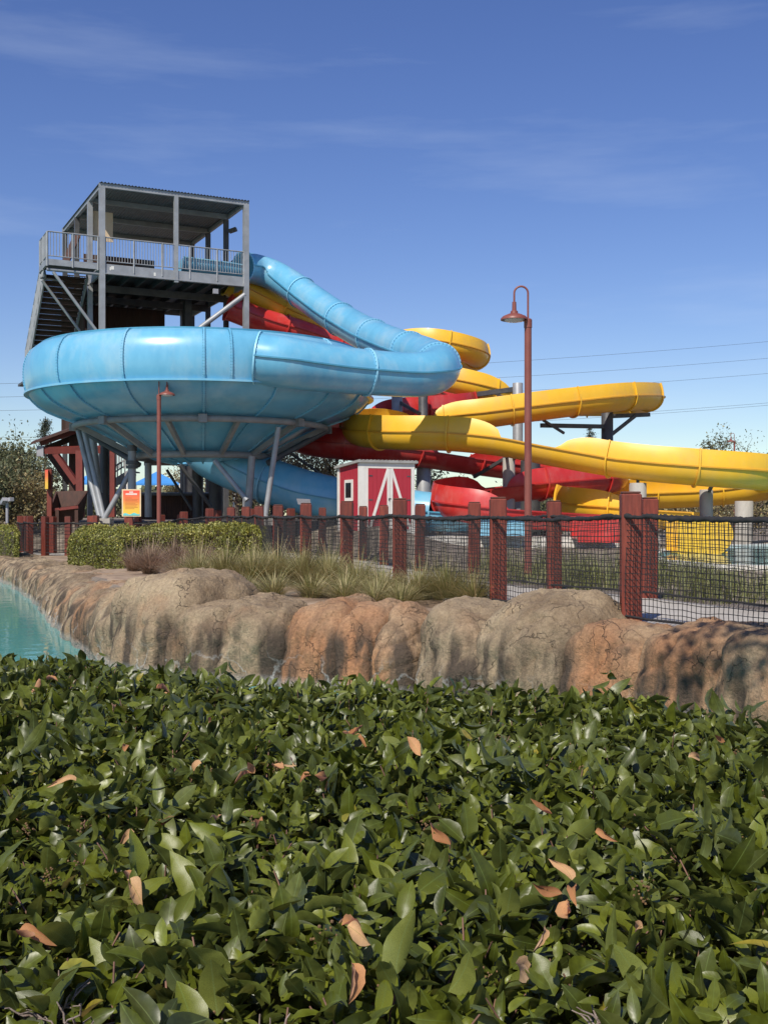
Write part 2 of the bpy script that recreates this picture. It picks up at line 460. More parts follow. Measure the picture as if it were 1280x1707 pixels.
M['water'] = water_material('river_water', (0.085, 0.33, 0.31), 0.12)
M['pool_water'] = water_material('pool_water', (0.09, 0.36, 0.40), 0.1)
M['soil'] = mat('dry_soil', (0.26, 0.18, 0.12), (0.38, 0.28, 0.19), 0.95, scale=3, bump=0.6, bscale=26, dirt=(0.13, 0.09, 0.06), dirt_amt=0.7)
M['ground'] = mat('gravelly_ground', (0.13, 0.10, 0.075), (0.30, 0.25, 0.19), 0.95, scale=1.6, bump=0.8, bscale=14,
                  dirt=(0.07, 0.05, 0.035), dirt_amt=0.8, detail=12)


# ------------------------------------------------------------------ builders
def wloc(o):
    v = Vector((0, 0, 0))
    while o is not None:
        v += o.location
        o = o.parent
    return v


def tag(o, label=None, cat=None, group=None, kind=None):
    if label: o['label'] = label
    if cat: o['category'] = cat
    if group: o['group'] = group
    if kind: o['kind'] = kind
    return o


def thing(name, label, cat, loc=(0, 0, 0), group=None):
    o = bpy.data.objects.new(name, None)
    o.empty_display_size = 0.3
    o.location = loc
    COL.objects.link(o)
    return tag(o, label, cat, group)


def finish(name, me, material, parent, smooth=None):
    if material is not None:
        me.materials.append(material)
    if smooth is not None:
        me.polygons.foreach_set('use_smooth', [True] * len(me.polygons))
        if smooth < 179:
            me.set_sharp_from_angle(angle=R(smooth))
    o = bpy.data.objects.new(name, me)
    COL.objects.link(o)
    if parent is not None:
        o.parent = parent
    return o


class MB:
    """Collects vertices and faces in world coordinates; build() links ONE mesh object."""
    def __init__(self):
        self.v = []
        self.f = []

    def add(self, vs, fs):
        k = len(self.v)
        self.v += [Vector(p) for p in vs]
        self.f += [tuple(i + k for i in f) for f in fs]
        return self

    def hexa(self, p):
        return self.add(p, [(0, 3, 2, 1), (4, 5, 6, 7), (0, 1, 5, 4), (1, 2, 6, 5), (2, 3, 7, 6), (3, 0, 4, 7)])

    def box(self, c, s, rz=0.0, bev=0.0):
        c = Vector(c)
        x, y, z = s[0] / 2, s[1] / 2, s[2] / 2
        m = Matrix.Rotation(rz, 3, 'Z')
        if not bev:
            return self.hexa([c + m @ Vector(q) for q in ((-x, -y, -z), (x, -y, -z), (x, y, -z), (-x, y, -z), (-x, -y, z), (x, -y, z), (x, y, z), (-x, y, z))])
        bm = bmesh.new()
        bmesh.ops.create_cube(bm, size=1)
        for q in bm.verts:
            q.co = Vector((q.co.x * s[0], q.co.y * s[1], q.co.z * s[2]))
        bmesh.ops.bevel(bm, geom=list(bm.edges), offset=bev, segments=1, affect='EDGES')
        bm.verts.index_update()
        vs = [c + m @ q.co for q in bm.verts]
        fs = [[q.index for q in f.verts] for f in bm.faces]
        bm.free()
        return self.add(vs, fs)

    def beam(self, a, b, wd, ht, up=(0, 0, 1)):
        a, b = Vector(a), Vector(b)
        t = (b - a).normalized()
        u = Vector(up)
        s = t.cross(u)
        if s.length < 1e-4:
            s = t.cross(Vector((0, 1, 0)))
        s.normalize()
        n = s.cross(t)
        s *= wd / 2
        n *= ht / 2
        return self.hexa([a - s - n, a + s - n, b + s - n, b - s - n, a - s + n, a + s + n, b + s + n, b - s + n])

    def tube(self, pts, r, seg=8, cap=True, closed=False):
        pts = [Vector(p) for p in pts]
        n = len(pts)
        rs = r if isinstance(r, (list, tuple)) else [r] * n
        vs, fs = [], []
        prev = None
        for i, p in enumerate(pts):
            if closed:
                t = pts[(i + 1) % n] - pts[i - 1]
            else:
                t = pts[min(i + 1, n - 1)] - pts[max(i - 1, 0)]
            t.normalize()
            if prev is None:
                s = t.cross(Vector((0, 0, 1)))
                if s.length < 0.05:
                    s = t.cross(Vector((0, 1, 0)))
            else:
                s = prev - t * prev.dot(t)
            s.normalize()
            prev = s
            q = s.cross(t)
            for k in range(seg):
                a = 2 * PI * k / seg
                vs.append(p + (s * math.cos(a) + q * math.sin(a)) * rs[i])
        m = n if closed else n - 1
        for i in range(m):
            j = (i + 1) % n
            for k in range(seg):
                l = (k + 1) % seg
                fs.append((i * seg + k, i * seg + l, j * seg + l, j * seg + k))
        if cap and not closed:
            fs.append(tuple(range(seg))[::-1])
            fs.append(tuple((n - 1) * seg + k for k in range(seg)))
        return self.add(vs, [f[::-1] for f in fs])

    def lathe(self, c, prof, seg=24, a0=0.0, a1=2 * PI, closed_prof=False):
        c = Vector(c)
        full = abs(a1 - a0 - 2 * PI) < 1e-6
        na = seg if full else seg + 1
        vs, fs = [], []
        for i in range(na):
            a = a0 + (a1 - a0) * i / seg
            for (r, z) in prof:
                vs.append(c + Vector((r * math.cos(a), r * math.sin(a), z)))
        k = len(prof)
        for i in range(seg):
            j = (i + 1) % na
            for q in range(k if closed_prof else k - 1):
                q2 = (q + 1) % k
                fs.append((i * k + q, j * k + q, j * k + q2, i * k + q2))
        if closed_prof and not full:
            fs.append(tuple(range(k)))
            fs.append(tuple((na - 1) * k + q for q in range(k))[::-1])
        return self.add(vs, fs)

    def prism(self, poly, d):
        """Flat polygon extruded by vector d."""
        d = Vector(d)
        n = len(poly)
        vs = [Vector(p) for p in poly] + [Vector(p) + d for p in poly]
        fs = [tuple(range(n))[::-1], tuple(range(n, 2 * n))]
        fs += [(i, (i + 1) % n, (i + 1) % n + n, i + n) for i in range(n)]
        return self.add(vs, fs)

    def build(self, name, material, parent=None, smooth=None):
        o0 = wloc(parent) if parent is not None else Vector((0, 0, 0))
        me = bpy.data.meshes.new(name)
        me.from_pydata([tuple(p - o0) for p in self.v], [], self.f)
        bm = bmesh.new()
        bm.from_mesh(me)
        bmesh.ops.recalc_face_normals(bm, faces=bm.faces)
        bm.to_mesh(me)
        bm.free()
        return finish(name, me, material, parent, smooth)


def mesh_arrays(name, V, T, material, parent=None, uv=None, tint=None, smooth=None):
    """Triangle or quad soup from numpy arrays; tint is one value per vertex."""
    V = np.asarray(V, np.float32)
    if parent is not None:
        V = V - np.array(wloc(parent), np.float32)
    T = np.asarray(T, np.int32)
    k = T.shape[1]
    me = bpy.data.meshes.new(name)
    me.vertices.add(len(V))
    me.vertices.foreach_set('co', V.ravel())
    me.loops.add(T.size)
    me.loops.foreach_set('vertex_index', T.ravel())
    me.polygons.add(len(T))
    me.polygons.foreach_set('loop_start', np.arange(0, T.size, k, dtype=np.int32))
    if uv is not None:
        l = me.uv_layers.new(name='UVMap')
        l.data.foreach_set('uv', np.asarray(uv, np.float32)[T.ravel()].ravel())
    if tint is not None:
        a = me.attributes.new('tint', 'FLOAT', 'POINT')
        a.data.foreach_set('value', np.asarray(tint, np.float32))
    me.update(calc_edges=True)
    return finish(name, me, material, parent, smooth)


def catmull(pts, step):
    """Catmull-Rom through pts (rows of numbers); returns samples about `step` apart and their control parameter."""
    pts = [np.array(p, float) for p in pts]
    q = [2 * pts[0] - pts[1]] + pts + [2 * pts[-1] - pts[-2]]
    out, par = [], []
    for i in range(1, len(q) - 2):
        a, b, c, d = q[i - 1], q[i], q[i + 1], q[i + 2]
        n = max(2, int(np.linalg.norm((c - b)[:3]) / step))
        for k in range(n):
            t = k / n
            out.append(0.5 * (2 * b + (c - a) * t + (2 * a - 5 * b + 4 * c - d) * t * t + (3 * b - a - 3 * c + d) * t ** 3))
            par.append(i - 1 + t)
    out.append(pts[-1])
    par.append(len(pts) - 1)
    return np.array(out), np.array(par)


# ------------------------------------------------------------------ ground
NEAR_FENCE = [(4.0, 7.6), (2.36, 10.9), (1.32, 13.2), (0.21, 15.2), (-0.56, 17.2), (-1.31, 19.1), (-2.0, 21.5), (-2.62, 24.0), (-3.2, 26.5),
              (-3.86, 28.8), (-4.75, 31.0), (-5.8, 33.0), (-6.75, 34.5), (-7.95, 35.5), (-9.1, 36.0), (-9.97, 36.0), (-10.7, 36.0), (-11.5, 37.0), (-12.6, 39.5)]
FAR_FENCE = [(5.2, 9.4), (3.32, 14.3), (2.36, 15.8), (1.46, 18.5), (0.67, 21.3), (0.0, 24.0), (-0.49, 26.5), (-1.6, 29.5), (-2.6, 31.8), (-3.9, 33.9), (-5.2, 35.7),
             (-6.6, 37.0), (-8.2, 38.0), (-9.9, 38.5), (-11.2, 38.6), (-12.6, 40.2)]


def far_y(x):
    pts = sorted(FAR_FENCE)
    return float(np.interp(x, [p[0] for p in pts], [p[1] for p in pts]))


def ground_z(x, y):
    d = y - far_y(min(max(x, -13), 4.6)) - 0.3
    hi = 0.86 if x < -1 else 0.86 + (0.10 - 0.86) * S((x + 1) / 4.0)
    z = hi * S(d / 8.5)
    dip = -0.22 * S((-x - 4) / 4.0) * (1 - S(d / 3.0))
    return z + dip + 0.02 * noise.noise(Vector((x * 0.5, y * 0.5, 0)))


# the river's far waterline: (x, y), left to right
BANK = [(-22, 52), (-15, 40), (-10.9, 32.3), (-7.9, 25.4), (-5.1, 18.0), (-3.75, 14.7), (-3.0, 13.4), (-1.9, 12.7), (-0.9, 12.3), (0.0, 11.75), (0.75, 11.15),
        (1.3, 10.5), (2.05, 9.65), (2.6, 8.8), (3.2, 7.75), (4.0, 6.6), (5.5, 5.9), (9, 5.7), (16, 5.6)]
bank_s, _ = catmull([(a, b, 0) for a, b in BANK], 0.08)


def bank_y(x):
    return float(np.interp(x, bank_s[:, 0], bank_s[:, 1]))


def build_ground():
    xs = np.unique(np.concatenate([np.linspace(-900, -24, 18), np.linspace(-22, -12, 14), np.linspace(-12, 7, 96), np.linspace(8, 16, 10), np.linspace(20, 900, 18)]))
    us = np.concatenate([np.linspace(0, 1, 90) ** 1.4 * 45, [55, 75, 110, 180, 320, 600, 1200]])
    V, T = [], []
    for x in xs:
        yb = bank_y(min(max(x, -22), 16)) + (0.75 if x > -3 else 0.75 + 0.8 * S((-3 - x) / 2))
        for u in us:
            V.append((x, yb + u, ground_z(x, yb + u) - 0.35 * (1 - S(u / 0.5))))
    k = len(us)
    for i in range(len(xs) - 1):
        for j in range(k - 1):
            T.append((i * k + j, (i + 1) * k + j, (i + 1) * k + j + 1, i * k + j + 1))
    o = mesh_arrays('ground', V, T, M['ground'], smooth=180)
    tag(o, 'brown gravelly ground behind the rocks and under the slides', kind='structure')
    # planted strip of dry soil between rocks and fence
    V, T = [], []
    fx = sorted(NEAR_FENCE)
    xs = np.linspace(-12, 3.6, 120)
    for x in xs:
        yb = bank_y(x) + (0.62 if x > -3 else 0.62 + 0.8 * S((-3 - x) / 2))
        yf = float(np.interp(x, [p[0] for p in fx], [p[1] for p in fx])) - 0.06
        yf = max(yf, yb + 0.05)
        for j in range(14):
            y = yb + (yf - yb) * j / 13
            V.append((x, y, ground_z(x, y) - 0.15 * (1 - S((y - yb) / 0.4)) + 0.012 + 0.03 * noise.noise(Vector((x * 2, y * 2, 3))) * (1 if 0 < j < 13 else 0)))
    for i in range(len(xs) - 1):
        for j in range(13):
            T.append((i * 14 + j, (i + 1) * 14 + j, (i + 1) * 14 + j + 1, i * 14 + j + 1))
    tag(mesh_arrays('planting_bed', V, T, M['soil'], smooth=180), 'strip of dry tan soil between the rocks and the fence', kind='structure')
    # concrete path between the two fences
    a, _ = catmull([(x, y, 0) for x, y in NEAR_FENCE], 0.4)
    b, _ = catmull([(x, y, 0) for x, y in FAR_FENCE], 0.4)
    n = 130
    ia = np.linspace(0, len(a) - 1, n); ib = np.linspace(0, len(b) - 1, n)
    V, T = [], []
    for i in range(n):
        p = a[int(round(ia[i]))]; q = b[int(round(ib[i]))]
        for j in range(7):
            r = p + (q - p) * j / 6
            V.append((r[0], r[1], ground_z(r[0], r[1]) + 0.02))
    for i in range(n - 1):
        for j in range(6):
            T.append((i * 7 + j, i * 7 + j + 1, (i + 1) * 7 + j + 1, (i + 1) * 7 + j))
    tag(mesh_arrays('path', V, T, M['path'], smooth=180), 'pale concrete path running between the two net fences', kind='structure')
    # kerb along the near fence on the right
    mb = MB()
    for i in range(len(a) - 1):
        p, q = Vector(a[i]), Vector(a[i + 1])
        if p.x < 0.9:
            break
        zo = ground_z(p.x, p.y)
        d = (q - p).normalized(); s = Vector((-d.y, d.x, 0))
        s = s if s.x < 0 else -s
        mb.beam(Vector((p.x, p.y, zo - 0.02)) + s * 0.16, Vector((q.x, q.y, zo - 0.02)) + s * 0.16, 0.2, 0.16)
    tag(mb.build('path_kerb', M['concrete']), 'low concrete kerb below the nearest fence bay', kind='structure')
    # river water and the near bank
    V = [(-80, 2, -0.82), (40, 2, -0.82), (40, 70, -0.82), (-80, 70, -0.82)]
    tag(mesh_arrays('river_water', V, [(0, 1, 2, 3)], M['water']), 'still turquoise river water on the left', kind='structure')
    mb = MB()
    mb.hexa([Vector(p) for p in ((-40, -40, -1.4), (40, -40, -1.4), (40, 3.9, -1.4), (-40, 6.6, -1.4), (-40, -40, -0.5), (40, -40, -0.5), (40, 3.9, -0.5), (-40, 6.6, -0.5))])
    tag(mb.build('near_bank', M['soil']), 'soil bank under the foreground hedge', kind='structure')


build_ground()


# ------------------------------------------------------------------ rock bank
def build_rocks():
    root = thing('rock_wall', 'long bank of tan and rust sculpted boulders edging the river', 'rock wall', (-1, 14, 0))
    arc = np.concatenate([[0], np.cumsum(np.linalg.norm(np.diff(bank_s[:, :2], axis=0), axis=1))])

    def at_x(x):
        return float(np.interp(x, bank_s[:, 0], arc))

    def bank_at(s):
        p = Vector((float(np.interp(s, arc, bank_s[:, 0])), float(np.interp(s, arc, bank_s[:, 1])), 0))
        q = Vector((float(np.interp(s + 0.4, arc, bank_s[:, 0])), float(np.interp(s + 0.4, arc, bank_s[:, 1])), 0))
        o = Vector((float(np.interp(s - 0.4, arc, bank_s[:, 0])), float(np.interp(s - 0.4, arc, bank_s[:, 1])), 0))
        d = (q - o).normalized()
        return p, Vector((d.y, -d.x, 0)), d      # point, outward (to the river), along

    # (x left, x right, top z, half depth, rust tone, squareness, roll)
    B = [(-16, -12.6, -.16, .8, .1, 3.4, 0), (-13, -10.9, -.14, .8, .12, 3.2, 0), (-11.2, -9.6, -.16, .75, .1, 3.0, 0), (-9.9, -8.6, -.10, .75, .15, 3.0, 0), (-8.9, -7.75, -.15, .75, .1, 2.8, 0),
         (-8.0, -6.95, -.08, .75, .2, 2.8, 0), (-7.2, -6.2, -.10, .75, .1, 2.8, 0), (-6.45, -5.6, -.02, .8, .2, 2.8, 0), (-5.85, -5.0, -.06, .75, .3, 2.8, 0), (-5.25, -4.45, .03, .8, .35, 2.7, 0), (-4.7, -3.85, .0, .75, .4, 2.7, 0),
         (-4.15, -3.35, .08, .75, .2, 3.2, 0), (-3.6, -2.4, .37, .80, .12, 3.0, 0), (-2.62, -1.80, .07, .72, .10, 4.2, .02), (-1.95, -1.12, .09, .68, .16, 4.2, -.02),
         (-1.28, -.46, .12, .70, .85, 3.4, .03), (-.62, -.08, .10, .62, .8, 3.2, -.05), (-.22, .26, .03, .56, .62, 3.0, -.1), (.14, 1.02, .08, .62, .14, 4.0, -.08), (.74, 1.64, .29, .66, .10, 3.4, -.03),
         (1.52, 2.12, .08, .50, .72, 4.4, 0), (2.0, 2.6, .13, .50, .6, 4.6, .0), (2.48, 3.06, .17, .50, .5, 4.6, 0), (2.95, 3.7, .2, .52, .4, 4.4, 0), (3.6, 4.6, .15, .6, .3, 4, 0), (4.5, 6.2, .1, .7, .3, 3.6, 0), (6, 9, .1, .8, .3, 3.6, 0)]
    K = 38
    # unit cube grid, shared by all boulders
    g = np.linspace(-1, 1, K + 1)
    a_, b_ = np.meshgrid(np.tan(g * PI / 4), np.tan(g * PI / 4), indexing='ij')
    o_ = np.ones_like(a_)
    faces = [np.stack(t, -1) for t in ((o_, a_, b_), (-o_, b_, a_), (b_, o_, a_), (a_, -o_, b_), (a_, b_, o_), (b_, a_, -o_))]
    D3 = np.concatenate([f.reshape(-1, 3) for f in faces])
    key = {}
    inv = np.zeros(len(D3), int)
    uq = []
    for q, v in enumerate(np.round(D3, 5)):
        k = tuple(v + 0.0)
        if k not in key:
            key[k] = len(uq); uq.append(D3[q])
        inv[q] = key[k]
    uq = np.array(uq)
    quads = []
    for f in range(6):
        for i in range(K):
            for j in range(K):
                t = f * (K + 1) ** 2 + i * (K + 1) + j
                quads.append((inv[t], inv[t + K + 1], inv[t + K + 2], inv[t + 1]))
    for bi, (x0, x1, top, hd, rust, ex, roll) in enumerate(B):
        s0, s1 = at_x(x0), at_x(x1)
        p0, _, _ = bank_at(s0); p1, _, _ = bank_at(s1); pm, _, _ = bank_at((s0 + s1) / 2)
        d = (p1 - p0).normalized(); out = Vector((d.y, -d.x, 0))
        hl = (p1 - p0).length / 2 * 1.0
        zb = -1.35
        hz = (top - zb) / 2
        ctr = (p0 + p1) * .25 + pm * .5 - out * (hd - .12)
        dr = uq / (np.sum(np.abs(uq) ** ex, axis=1) ** (1 / ex))[:, None]
        nrm = np.sign(dr) * np.abs(dr) ** (ex - 1) / np.array([hl, hd, hz])[None]
        nrm /= np.linalg.norm(nrm, axis=1, keepdims=True)
        V = np.zeros_like(dr)
        for q in range(len(dr)):
            lx, ly, lz = dr[q]
            # faces lean back a little, and the top rolls
            w3 = ctr + d * (lx * hl) + out * (ly * hd - .10 * (lz + 1)) + Vector((0, 0, zb + hz * (1 + lz) + roll * lx * (lz + 1)))
            nw = d * nrm[q][0] + out * nrm[q][1] + Vector((0, 0, nrm[q][2]))
            e = Vector((bi * 7.3, bi * 1.7, 0))
            dsp = .10 * noise.noise(w3 * 1.7 + e) + .045 * noise.noise(w3 * 4.2 + e) + .022 * noise.noise(Vector((w3.x * 11, w3.y * 11, w3.z * 5))) + .009 * noise.noise(w3 * 26)
            # worn vertical flutes down the river face
            fl = noise.noise(Vector((lx * hl * 4.2 + bi * 3, .4 * w3.z, bi)))
            dsp -= .05 * max(0, 1 - abs(fl) * 6) * max(0, min(1, .8 - lz))
            # a few hairline ledges
            cr_ = abs(noise.noise(w3 * 2.3 + e * 2))
            dsp -= .03 * max(0, 1 - cr_ * 16)
            V[q] = w3 + nw * dsp
        me = mesh_arrays('boulder', V, quads, M['rock'], root, tint=np.full(len(V), rust), smooth=180)
        bm = bmesh.new(); bm.from_mesh(me.data); bmesh.ops.recalc_face_normals(bm, faces=bm.faces); bm.to_mesh(me.data); bm.free()
    return root


build_rocks()


# ------------------------------------------------------------------ water slides
def section(r, closed, wl, wr, off=0.0, wall=0.54, n=22):
    """Cross-section points (side, up), from the right wall top round the bottom to the left wall top. side > 0 is right."""
    pts = []
    rr = r + off
    if closed:
        for k in range(2 * n):
            a = 2 * PI * k / (2 * n)
            pts.append((rr * math.cos(a), -rr * math.sin(a)))
        return pts
    for k in range(6):
        q = 1 - k / 6
        pts.append((rr - 0.10 * wr * q * q, max(0.012, wall * wr + off * 0.3) * q))
    for k in range(n + 1):
        a = PI * k / n
        pts.append((rr * math.cos(a), -rr * math.sin(a)))
    for k in range(6):
        q = (k + 1) / 6
        pts.append((-(rr - 0.10 * wl * q * q), max(0.012, wall * wl + off * 0.3) * q))
    return pts


def make_flume(root, ctrl, rad, mats, seg_len=2.6, closed_until=-1.0, walls=(), trans=None, name='flume_section', flange_r=0.07, lip=True, bolts=False, rads=None):
    """Sweeps a flume along ctrl. walls: (side, start, end) in control indices. Each fibreglass section is a part of its own."""
    pts, par = catmull([tuple(p) for p in ctrl], 0.16)
    n = len(pts)
    tan = np.gradient(pts, axis=0)
    tan /= np.linalg.norm(tan, axis=1, keepdims=True)
    fr = []
    for i in range(n):
        t = Vector(tan[i])
        s = t.cross(Vector((0, 0, 1))).normalized()
        fr.append((Vector(pts[i]), t, s, s.cross(t)))

    def wv(side, u):
        h = 0.0
        for sd_, a, b in walls:
            if sd_ != side:
                continue
            e = min(u - a, b - u) / 0.75
            if e > 0:
                e = min(1.0, e)
                h = max(h, math.sqrt(1 - (1 - e) ** 2))
        return h

    def rad_at(u):
        return rad if rads is None else float(np.interp(u, range(len(ctrl)), rads))

    def loop(i, closed, o1, o0):
        p, t, s, q = fr[i]
        u = par[i]
        wl, wr = wv('L', u), wv('R', u)
        a = section(rad_at(u), closed, wl, wr, o1)
        b = section(rad_at(u), closed, wl, wr, o0)
        f = lambda l: [p + s * x + q * z for x, z in l]
        return f(a), f(b)

    arc = np.concatenate([[0], np.cumsum(np.linalg.norm(np.diff(pts, axis=0), axis=1))])
    nseg = max(1, int(round(arc[-1] / seg_len)))
    cuts = [int(np.searchsorted(arc, arc[-1] * k / nseg)) for k in range(nseg + 1)]
    cuts[-1] = n - 1

    def sweep(ids, closed, o1, o0, name_, mt, smooth=40):
        mb = MB()
        loops = [loop(i, closed, o1, o0) for i in ids]
        m = len(loops[0][0])
        vs, fs = [], []
        for a, b in loops:
            vs += a + b
        st = 2 * m
        for i in range(len(loops) - 1):
            k0, k1 = i * st, (i + 1) * st
            rng = range(m) if closed else range(m - 1)
            for k in rng:
                l = (k + 1) % m
                fs.append((k0 + k, k0 + l, k1 + l, k1 + k))
                fs.append((k0 + m + k, k1 + m + k, k1 + m + l, k0 + m + l))
            if not closed:
                fs.append((k0, k1, k1 + m, k0 + m))
                fs.append((k0 + m - 1, k0 + 2 * m - 1, k1 + 2 * m - 1, k1 + m - 1))
        for k0 in (0, (len(loops) - 1) * st):
            rng = range(m) if closed else range(m - 1)
            for k in rng:
                l = (k + 1) % m
                fs.append((k0 + k, k0 + m + k, k0 + m + l, k0 + l))
        return mb.add(vs, fs).build(name_, mt, root, smooth)

    parts = []
    for a, b in zip(cuts[:-1], cuts[1:]):
        closed = par[(a + b) // 2] < closed_until
        part = sweep(range(a, b + 1), closed, 0.0, -0.03, name, mats[0])
        parts.append(part)
        if lip:
            # horizontal joint between the half pipe and what stands on it
            for sgn in (1, -1):
                mb = MB()
                vs, fs = [], []
                ids = list(range(a, b + 1))
                for i in ids:
                    p, t, s, q = fr[i]
                    r_ = rad_at(par[i])
                    for x, z in ((r_ - 0.012, 0.022), (r_ + 0.06, 0.022), (r_ + 0.06, -0.022), (r_ - 0.012, -0.022)):
                        vs.append(p + s * (x * sgn) + q * z)
                for i in range(len(ids) - 1):
                    for k in range(4):
                        l = (k + 1) % 4
                        fs.append((i * 4 + k, i * 4 + l, i * 4 + 4 + l, i * 4 + 4 + k))
                fs += [(0, 1, 2, 3), tuple(len(vs) - 4 + k for k in range(4))[::-1]]
                mb.add(vs, fs).build('rim_flange', mats[1], root)
    for ci, c in enumerate(cuts):
        closed = par[max(0, min(n - 1, c - 2))] < closed_until
        lo = max(0, c - 0); hi = min(n - 1, c)
        # ring plates at each joint
        p, t, s, q = fr[c]
        u = par[c]
        wl, wr = wv('L', u), wv('R', u)
        a = section(rad_at(u), closed, wl, wr, flange_r)
        b = section(rad_at(u), closed, wl, wr, 0.004)
        m = len(a)
        vs, fs = [], []
        for dt in (-0.025, 0.025):
            for l in (a, b):
                vs += [p + t * dt + s * x + q * z for x, z in l]
        rng = range(m) if closed else range(m - 1)
        for k in rng:
            l = (k + 1) % m
            fs += [(k, l, m + l, m + k), (2 * m + k, 3 * m + k, 3 * m + l, 2 * m + l), (k, 2 * m + k, 2 * m + l, l), (m + k, m + l, 3 * m + l, 3 * m + k)]
        if not closed:
            fs += [(0, m, 3 * m, 2 * m), (m - 1, 3 * m - 1, 4 * m - 1, 2 * m - 1)]
        fo = MB().add(vs, fs).build('joint_flange', mats[2] if len(mats) > 2 else mats[0], root, 30)
        if bolts:
            mb = MB()
            for k in range(0, 36):
                an = 2 * PI * k / 36
                x, z = math.cos(an) * (rad_at(u) + flange_r * 0.62), math.sin(an) * (rad_at(u) + flange_r * 0.62)
                cpt = p + s * x + q * z
                mb.beam(cpt - t * 0.045, cpt + t * 0.045, 0.02, 0.02)
            bo = mb.build('bolts', M['blue_lip'], fo)
            bo['kind'] = 'stuff'
    return pts, par, parts


# tower frame: origin at the front left post, TU along the front, TV towards the back
TO = Vector((-11.38, 46.0, 0))
TU = Vector((0.899, 0.438, 0))
TV = Vector((-0.438, 0.899, 0))


def TW(a, b, z):
    return TO + TU * a + TV * b + Vector((0, 0, z))


# --- blue bowl slide
BC = Vector((-6.04, 38.0, 0))
ax_cam = math.atan2(-BC.y, -BC.x)           # azimuth from the bowl towards the camera


def bowl_az(px):
    """Azimuth of the point of the bowl's wide band that photo column px shows."""
    d = Vector(((px - 640) / F, 1.0, 0)).normalized()
    r = 5.66
    oc = -BC
    bq = oc.dot(d)
    disc = max(0.0, bq * bq - (oc.length_squared - r * r))
    hit = d * (-bq - math.sqrt(disc))
    v = hit - BC
    return math.atan2(v.y, v.x)


